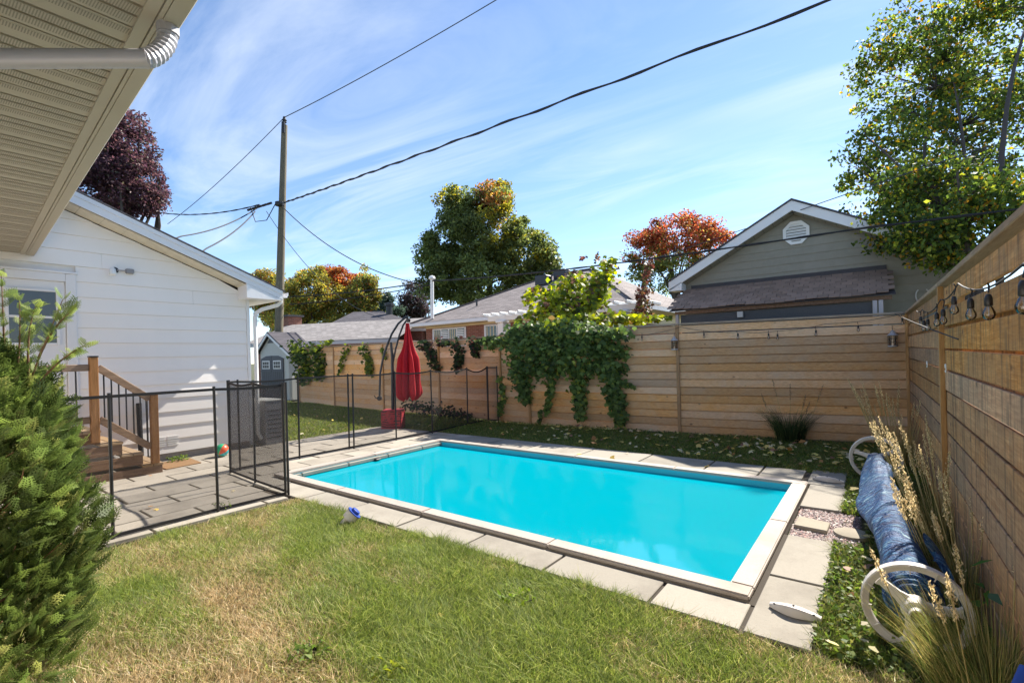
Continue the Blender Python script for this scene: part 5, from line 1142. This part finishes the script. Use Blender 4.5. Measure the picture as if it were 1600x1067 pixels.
strands('ground_shrub', [([(640,632),(690,640),(740,652)], 14, 420)], 'low straggly dark shrubs along the fence foot behind the parasol', 'shrub', leafs=.07, cols=[(.04,.06,.025),(.08,.05,.05)], wts=[3,1], depth=.5)

# ================================================================== ORNAMENTAL GRASSES
def blades(P, H, lean, w, col, curve=.5, seg=3):
    """P Nx3 roots, H heights, lean Nx2 horizontal tip offset; returns tapered ribbons"""
    n = len(P); H = np.asarray(H)[:, None]; lean = np.asarray(lean); L3 = np.c_[lean, np.zeros(n)]; V = []
    th = rng.uniform(0, 6.28, n); sv_ = np.c_[np.cos(th), np.sin(th), np.zeros(n)]
    for i in range(seg + 1):
        t = i / seg; c = P + L3 * t ** (1 + curve * 2) + np.array([0, 0, 1.0]) * H * (t - .12 * curve * t ** 3)
        ww = (w if np.ndim(w) == 0 else np.asarray(w)[:, None]) * (1 - t * .92) * .5; V += [c - sv_ * ww, c + sv_ * ww]
    k = 2 * (seg + 1); V = np.stack(V, 1).reshape(-1, 3); b = np.arange(n)[:, None] * k
    F = np.concatenate([b + [2*i, 2*i+1, 2*i+3, 2*i+2] for i in range(seg)]); return V, F, np.repeat(col, k, 0)
def grass_clump(c, label, R=.2, n=500, H=.8, spread=.45, plumes=0, ph=1.2, cols=None, wts=None, pc=(.74,.60,.36), leanb=(0, 0), name='ornamental_grass', bw=.006):
    c = Vector(c); root = empty(name, c, label, 'grass clump')
    th = rng.uniform(0, 6.28, n); r = R * np.sqrt(rng.random(n)); P = np.c_[c.x + r*np.cos(th), c.y + r*np.sin(th), np.full(n, c.z)]
    hh = H * rng.uniform(.45, 1.05, n); ln = np.c_[np.cos(th), np.sin(th)] * (spread * hh * rng.uniform(.2, 1.1, n))[:, None] + np.array(leanb) * hh[:, None] * rng.uniform(0, 1, n)[:, None]
    V, F, C = blades(P, hh, ln, bw, palette(n, cols, wts, .25), curve=.6); arrobj('blades', V, F, M['grass'], C, root)
    if plumes:
        sm = MB(); PP = []; PS = []
        for k in range(plumes):
            t = random.uniform(0, 6.28); r = R * math.sqrt(random.random()); a = Vector((c.x + r*math.cos(t), c.y + r*math.sin(t), c.z)); h = ph * random.uniform(.65, 1.05)
            tip = a + Vector((math.cos(t) * .30 * h + leanb[0] * h * random.uniform(.3, 1.1), math.sin(t) * .30 * h + leanb[1] * h * random.uniform(.3, 1.1), h)); mid = a.lerp(tip, .5) + Vector((0, 0, .05 * h)); pts = [a, mid, tip]
            pts = [a * (1-u)**2 + mid * 2*u*(1-u) + tip * u*u for u in np.linspace(0, 1, 7)]; sm.tube(pts, [.0022]*6 + [.001], 4, False)
            n_ = 70; us = np.linspace(.72, 1.0, n_)
            for u in us:
                q = a * (1-u)**2 + mid * 2*u*(1-u) + tip * u*u; w = .011 * math.sin(math.pi * min(1, (u - .70) / .3)) + .002
                PP.append([q.x + random.gauss(0, w*.6), q.y + random.gauss(0, w*.6), q.z + random.gauss(0, .004)]); PS.append(.020)
        sm.build('stalks', M['straw'], root); PP = np.array(PP); V, F, C = leaves(PP, np.array(PS), palette(len(PP), [pc, tuple(x*.75 for x in pc)], [2,1], .15), up=0, aspect=.3, drop=-2.0); arrobj('plumes', V, F, M['grass'], C, root)
    return root
M['straw'] = simple('straw_stalks', (.42, .33, .14), .7)
GC = [(.15,.19,.05), (.24,.24,.08), (.09,.12,.035)]; SC = [(.45,.36,.14), (.30,.26,.10), (.15,.17,.05), (.55,.45,.24)]
v = G(1238, 688); grass_clump((v.x, 8.72, 0), 'dark green fountain grass clump in front of the back fence', .20, 700, .62, .75, 10, .98, [(.05,.08,.03),(.08,.11,.04),(.03,.05,.02)], [3,2,3], pc=(.2,.14,.11), bw=.009)
grass_clump((.17, 7.45, 0), 'golden feathery grass clump in the fence corner behind the far reel wheel', .13, 360, .62, .22, 36, 1.05, SC, [3,3,2,2], leanb=(-.05, 0), bw=.006)
grass_clump((.36, 4.75, 0), 'golden feather grass with many plumes between the reel and the right fence', .12, 420, .48, .32, 38, .92, SC, [3,3,3,1], leanb=(-.07, .03), bw=.005)
grass_clump((.37, 3.7, 0), 'tall feather grass with long pale plumes beside the near wheel', .11, 380, .46, .32, 30, .86, SC, [3,3,3,1], leanb=(-.07, .06), bw=.005)
grass_clump((.33, 2.62, 0), 'unkempt green and straw grass tuft in the bottom right corner',   .19, 1500, .50, .6, 8, .75, GC + SC[:2], [3,3,2,3,2], leanb=(-.08, 0), bw=.0045)
# taller weed with drooping leaves near the fence
wd = empty('fence_weed', (.33, 3.15, 0), 'thin dark weed with two pale seed heads against the right fence', 'weed')
a = PX(1540, 960, .34); MB().tube([Vector((.33, a.y, 0)), PX(1533, 930, .34), PX(1534, 870, .34)], .003, 5).build('stem', M['leafstem'] if 'leafstem' in M else M['bark'], wd)
V, F, C = leaves(np.array([tuple(PX(px_, py_, .33)) for px_, py_ in ((1530, 915), (1545, 935), (1556, 936), (1533, 880), (1528, 940))]), .09, palette(5, [(.04,.09,.025)], [1]), aspect=.4); arrobj('leaves', V, F, M['leaf'], C, wd)

# ================================================================== LAWN BLADES
def snoise(P, f, seed):
    r = np.random.default_rng(seed); out = np.zeros(len(P))
    for k in range(7):
        a = r.uniform(0, 6.28); ff = f * r.uniform(.5, 1.9); ph = r.uniform(0, 6.28); out += np.sin((P[:, 0]*np.cos(a) + P[:, 1]*np.sin(a)) * ff + ph + 1.3*np.sin(P[:, 1]*ff*.6 + ph*2))
    return out / 4.2
def lawn_blades(name, n, region, hfun, colfun, label=None, w=.0035, seg=2, keep=None):
    x0, x1, y0, y1 = region; P = np.c_[rng.uniform(x0, x1, n), rng.uniform(y0, y1, n), np.zeros(n)]
    if keep is not None: P = P[keep(P)]
    n = len(P); h = hfun(P) * rng.uniform(.35, 1.3, n); ln = rng.normal(0, .62, (n, 2)) * h[:, None] + np.c_[snoise(P, 9, 3), snoise(P, 9, 4)] * (h * .4)[:, None]
    V, F, C = blades(P, h, ln, w * rng.uniform(.7, 1.5, n), colfun(P), curve=.4, seg=seg)
    return arrobj(name, V, F, M['grass'], C, kind='stuff')
def near_dry(P):
    lush = np.clip((P[:, 0] + 4.2) * .10 + (P[:, 1] - 1.6) * .55, -1, 1.2); return np.clip(.37 - .40 * lush + .55 * snoise(P, 2.6, 11) + .45 * snoise(P, 8, 12), 0, 1)
def near_col(P):
    d = near_dry(P); g = palette(len(P), [(.19,.25,.06), (.29,.335,.08), (.115,.155,.045), (.46,.46,.17)], [4,3,3,1.2], .22); s_ = palette(len(P), [(.52,.40,.23), (.40,.30,.17), (.64,.53,.35), (.24,.20,.10)], [3,3,2,2.5], .32)
    return np.where((rng.random(len(P)) < d * .95)[:, None], s_, g)
def near_keep(P): d = np.hypot(P[:, 0], P[:, 1]); return (rng.random(len(P)) < np.clip(3.4 / np.maximum(d, 2.0), .35, 1)) & ((P[:, 1] < 2.70 + .055 * snoise(P, 14, 5))) & ((-P[:, 0] * .606 + P[:, 1] * .795) > .9) & ((P[:, 0] > -5.06 + .12 * np.clip(1.6 - P[:, 1], 0, 1)))
lawn_blades('near_grass', 620000, (-5.12, .46, -.9, 2.74), lambda P: .030 + .030 * np.clip(1 - near_dry(P), 0, 1) + .016 * np.clip(snoise(P, 5, 8), 0, 1), near_col, keep=near_keep, w=.0048, seg=2)
# longer tufts hanging over the slab edge
def tuft_keep(P): return (rng.random(len(P)) < np.clip(snoise(P, 8, 21) * 1.6, 0, 1))
lawn_blades('edge_grass', 26000, (-4.9, -.3, 2.5, 2.74), lambda P: .06 + .07 * np.clip(snoise(P, 6, 22), 0, 1), lambda P: palette(len(P), [(.13,.18,.03), (.19,.23,.045), (.08,.12,.03)], [3,2,2]), keep=tuft_keep, w=.005, seg=3)
def strip_col(P): return palette(len(P), [(.12,.17,.045), (.17,.22,.06), (.23,.23,.08), (.30,.24,.12)], [4,3,2,1.2], .25)
lawn_blades('strip_grass', 52000, (-.30, .43, 2.72, 9.0), lambda P: .055 + .02 * snoise(P, 5, 31), lambda P: palette(len(P), [(.09,.13,.03), (.16,.19,.04), (.24,.22,.08), (.07,.09,.03)], [3,3,2,2], .25), w=.007, seg=2, keep=lambda P: (P[:, 1] < 4.30) | (P[:, 1] > 5.2) | (P[:, 0] > -.08))
lawn_blades('back_grass', 130000, (-8.8, .40, 6.70, 8.95), lambda P: .055 + .018 * snoise(P, 4, 41), strip_col, w=.011, seg=2, keep=lambda P: P[:, 1] < yb(P[:, 0]) + .02)
lawn_blades('far_grass', 90000, (-20.5, -8.70, 4.4, 9.3), lambda P: .05 + .015 * snoise(P, 3, 51), lambda P: palette(len(P), [(.13,.17,.03), (.19,.23,.045), (.09,.12,.03), (.26,.22,.10)], [4,3,2,1], .22), w=.018, seg=2)
# clover-like broad leaves mixed into the right strip and back strip
n = 9000; P = np.c_[rng.uniform(-.30, .35, n), rng.uniform(2.72, 9, n), rng.uniform(.01, .06, n)]; P = P[(P[:, 1] < 4.32) | (P[:, 1] > 5.18) | (P[:, 0] > -.1)]
P2 = np.c_[rng.uniform(-8.6, .3, 16000), rng.uniform(6.75, 8.8, 16000), rng.uniform(.01, .07, 16000)]; P = np.r_[P, P2]
V, F, C = leaves(P, .032 * rng.uniform(.6, 1.3, len(P)), palette(len(P), [(.08,.13,.03),(.13,.18,.035),(.22,.22,.06)], [3,3,1]), up=1.2, aspect=.8); arrobj('ground_cover', V, F, M['leaf'], C, kind='stuff')
# fallen leaves
def fallen(n, x0, x1, y0, y1, z=.05): return np.c_[rng.uniform(x0, x1, n), rng.uniform(y0, y1, n), z + rng.uniform(-.01, .02, n)]
P = np.r_[fallen(190, -5.2, .3, 6.8, 8.6, .075), fallen(80, -2.2, .3, 6.8, 8.4, .07), fallen(50, -.25, .35, 2.75, 6.8, .06), fallen(26, -8, -4, 6.8, 8.2, .07), fallen(3, -5, .2, 1.0, 2.6, .03), fallen(20, -14, -9, 5, 8.5, .05), fallen(10, -8.0, -5.4, .5, 2.6, .04), fallen(5, -6.2, -.7, 6.05, 6.6, .045)]
V, F, C = vine_leaves(P, .085 * rng.uniform(.5, 1.3, len(P)) * np.clip(.45 + P[:, 1] * .08, .5, 1), palette(len(P), [(.78,.60,.20), (.72,.64,.44), (.5,.26,.10), (.76,.68,.32), (.36,.2,.14)], [3,3,1.3,2,1], .15), flat=True); arrobj('fallen_leaves', V, F, M['leaf'], C, kind='stuff')
# weeds
def weed(c, n, r, sz, label, col=((.10,.16,.03),(.16,.22,.04))):
    c = Vector(c); th = rng.uniform(0, 6.28, n); rr_ = r * np.sqrt(rng.random(n)); P = np.c_[c.x + rr_*np.cos(th), c.y + rr_*np.sin(th), c.z + rng.uniform(.02, .02 + r * .55, n)]
    root = empty('weed', c, label, 'weed'); V, F, C = leaves(P, sz * rng.uniform(.6, 1.3, n), palette(n, list(col), [1, 1]), up=.9, aspect=.4); arrobj('leaves', V, F, M['leaf'], C, root)
    m = MB()
    for k in range(8): q = P[rng.integers(n)]; m.tube([c, Vector(q)], .0025, 4)
    m.build('stems', M['bark'], root)
weed(G(484, 1032), 60, .10, .045, 'broad-leaved green weed in the middle of the front lawn')
weed(G(278, 722, .02), 130, .14, .05, 'low green weed growing at the foot of the white wall')
weed(G(262, 716, .02), 40, .05, .05, 'single upright weed sprig beside the wooden steps')
weed(G(350, 795, .03), 30, .10, .03, 'small weed in the slab joint beside the fence post')
weed(G(604, 1058), 40, .09, .04, 'small yellow-green weed at the bottom of the lawn', ((.2,.22,.03),(.14,.18,.03)))
weed(G(810, 945), 70, .12, .04, 'bright clover patch near the pool slabs', ((.16,.22,.03),(.12,.18,.03)))

# ================================================================== ARBORVITAE (foreground)
ac_ = Vector((-3.33, .235, 0)); av = empty('cedar_shrub', ac_, 'tall bushy green cedar shrub filling the left foreground', 'shrub')
def spray_template():
    segs = []                                               # (a, b, width) in local x=along, y=side
    def branch(p, ang, L, w, lvl):
        n = 6 if lvl == 0 else (4 if lvl == 1 else 1); q = np.array(p, float)
        for i in range(n):
            a2 = ang + (.05 * (i - n/2) if lvl == 0 else 0); d = np.array([math.cos(a2), math.sin(a2)]); r = q + d * L / n; segs.append((q.copy(), r.copy(), w * (1 - .45 * i / n)))
            if lvl < 2:
                for s_ in (-1, 1):
                    if lvl == 0 or (i % 2 == (0 if s_ > 0 else 1)): branch(q + d * L / n * (.3 if s_ > 0 else .75), a2 + s_ * .72, L * (.46 if lvl == 0 else .36) * (1 - .62 * i / n), w * .88, lvl + 1)
            q = r
    branch((0, 0), 0, 1.0, .052, 0); V = []; 
    for a, b, w in segs:
        d = b - a; d /= np.linalg.norm(d); s_ = np.array([-d[1], d[0]]) * w * .5
        for p, o_ in ((a, -1), (a, 1), (b + d * .012, 1), (b + d * .012, -1)): V.append([p[0] + s_[0]*o_, p[1] + s_[1]*o_, -.25 * p[0]**2 * .6])
    return np.array(V)
T = spray_template(); nt = len(T)
n = 9000; z = rng.uniform(.02, 1.0, n) ** .8 * 1.60; th = rng.uniform(0, 6.28, n)
def av_r(z, th): return np.interp(z, [0, .3, .7, 1.0, 1.25, 1.42, 1.52, 1.65], [.46, .44, .44, .44, .40, .30, .17, .05]) * (1 + .11 * np.sin(3*th + 2*z*3) + .08 * np.sin(5*th - 7*z))
rr_ = av_r(z, th) * rng.uniform(.35, 1.0, n) ** .45 * (1 + .05 * np.sin(9*th + 5*z)); out = np.c_[np.cos(th), np.sin(th), np.zeros(n)]
P = np.c_[ac_.x + rr_*np.cos(th), ac_.y + rr_*np.sin(th), z] - out * .06
fwd = out * rng.uniform(.8, 1.2, (n, 1)) + np.array([0, 0, 1]) * rng.uniform(.35, 1.3, (n, 1)) + rng.normal(0, .42, (n, 3)); fwd /= np.linalg.norm(fwd, axis=1)[:, None]
tmp = rng.normal(size=(n, 3)) * .5 + np.cross(fwd, [0, 0, 1]); side = tmp - (tmp * fwd).sum(1)[:, None] * fwd; side /= np.linalg.norm(side, axis=1)[:, None]; nor = np.cross(fwd, side)
L = rng.uniform(.055, .10, n) * np.where(rng.random(n) < .03, 1.5, 1)
V = (P[:, None, :] + (T[None, :, 0:1] * fwd[:, None, :] + T[None, :, 1:2] * side[:, None, :] + T[None, :, 2:3] * nor[:, None, :]) * L[:, None, None]).reshape(-1, 3)
base = palette(n, [(.11,.15,.045), (.155,.20,.058), (.07,.10,.03), (.24,.25,.09)], [4,3,3,.8], .3); tipk = (.75 + .6 * T[:, 0])[None, :, None]
C = (base[:, None, :] * tipk).reshape(-1, 3); F = np.arange(n * nt).reshape(-1, 4)
arrobj('foliage', V, F, M['leaf'], C, av)
m = MB()
for k in range(26):
    t = random.uniform(0, 6.28); zz = random.uniform(.1, 1.2); rr2 = float(av_r(np.array(zz + .3), np.array(t))) * .93
    m.tube(limb_path(ac_ + Vector((0, 0, zz)), ac_ + Vector((math.cos(t) * rr2, math.sin(t) * rr2, zz + .32)), .08, 6), [.009, .007, .006, .005, .003, .002], 5)
m.build('branches', simple('reddish_branch', (.20, .11, .055), .8), av)
# straggling leader shoots at the top left
m = MB(); pts_all = []
for (a, b, c_) in (((30, 640, 2.3), (60, 560, 2.25), (98, 468, 2.2)), ((8, 600, 2.3), (6, 520, 2.3), (2, 432, 2.25)), ((60, 600, 2.25), (90, 560, 2.2), (135, 538, 2.15)), ((60, 560, 2.25), (80, 510, 2.2), (112, 486, 2.2)), ((20, 620, 2.3), (35, 540, 2.3), (30, 470, 2.3)), ((45, 590, 2.3), (40, 520, 2.3), (55, 480, 2.3))):
    a, b, c_ = D(*a), D(*b), D(*c_); pts = [a * (1-u)**2 + b * 2*u*(1-u) + c_ * u*u for u in np.linspace(0, 1, 12)]; m.tube(pts, [.006 - .0004 * i for i in range(12)], 5); pts_all.append(pts)
m.build('stems', simple('reddish_stem', (.16, .09, .045), .8), av)
PP, FF = [], []
for pts in pts_all:
    for k in range(3, 12):
        for q in range(3):
            d = (pts[min(k+1, 11)] - pts[k-1]).normalized(); s_ = Vector((random.gauss(0, 1), random.gauss(0, 1), random.gauss(0, .6))).normalized(); f = (d * .8 + s_ * .7).normalized(); PP.append(pts[k]); FF.append(f)
n = len(PP); P = np.array([tuple(p) for p in PP]); fwd = np.array([tuple(f) for f in FF]); tmp = rng.normal(size=(n, 3)); side = tmp - (tmp * fwd).sum(1)[:, None] * fwd; side /= np.linalg.norm(side, axis=1)[:, None]; nor = np.cross(fwd, side); L = rng.uniform(.035, .065, n)
V = (P[:, None, :] + (T[None, :, 0:1] * fwd[:, None, :] + T[None, :, 1:2] * side[:, None, :] + T[None, :, 2:3] * nor[:, None, :]) * L[:, None, None]).reshape(-1, 3)
base = palette(n, [(.125,.17,.05), (.19,.23,.065)], [1,1], .15); C = (base[:, None, :] * tipk).reshape(-1, 3); arrobj('shoot_foliage', V, np.arange(n * nt).reshape(-1, 4), M['leaf'], C, av)
MB().tube([ac_, ac_ + Vector((0,0,1.4))], [.04, .012], 8).build('trunk', M['bark'], av)
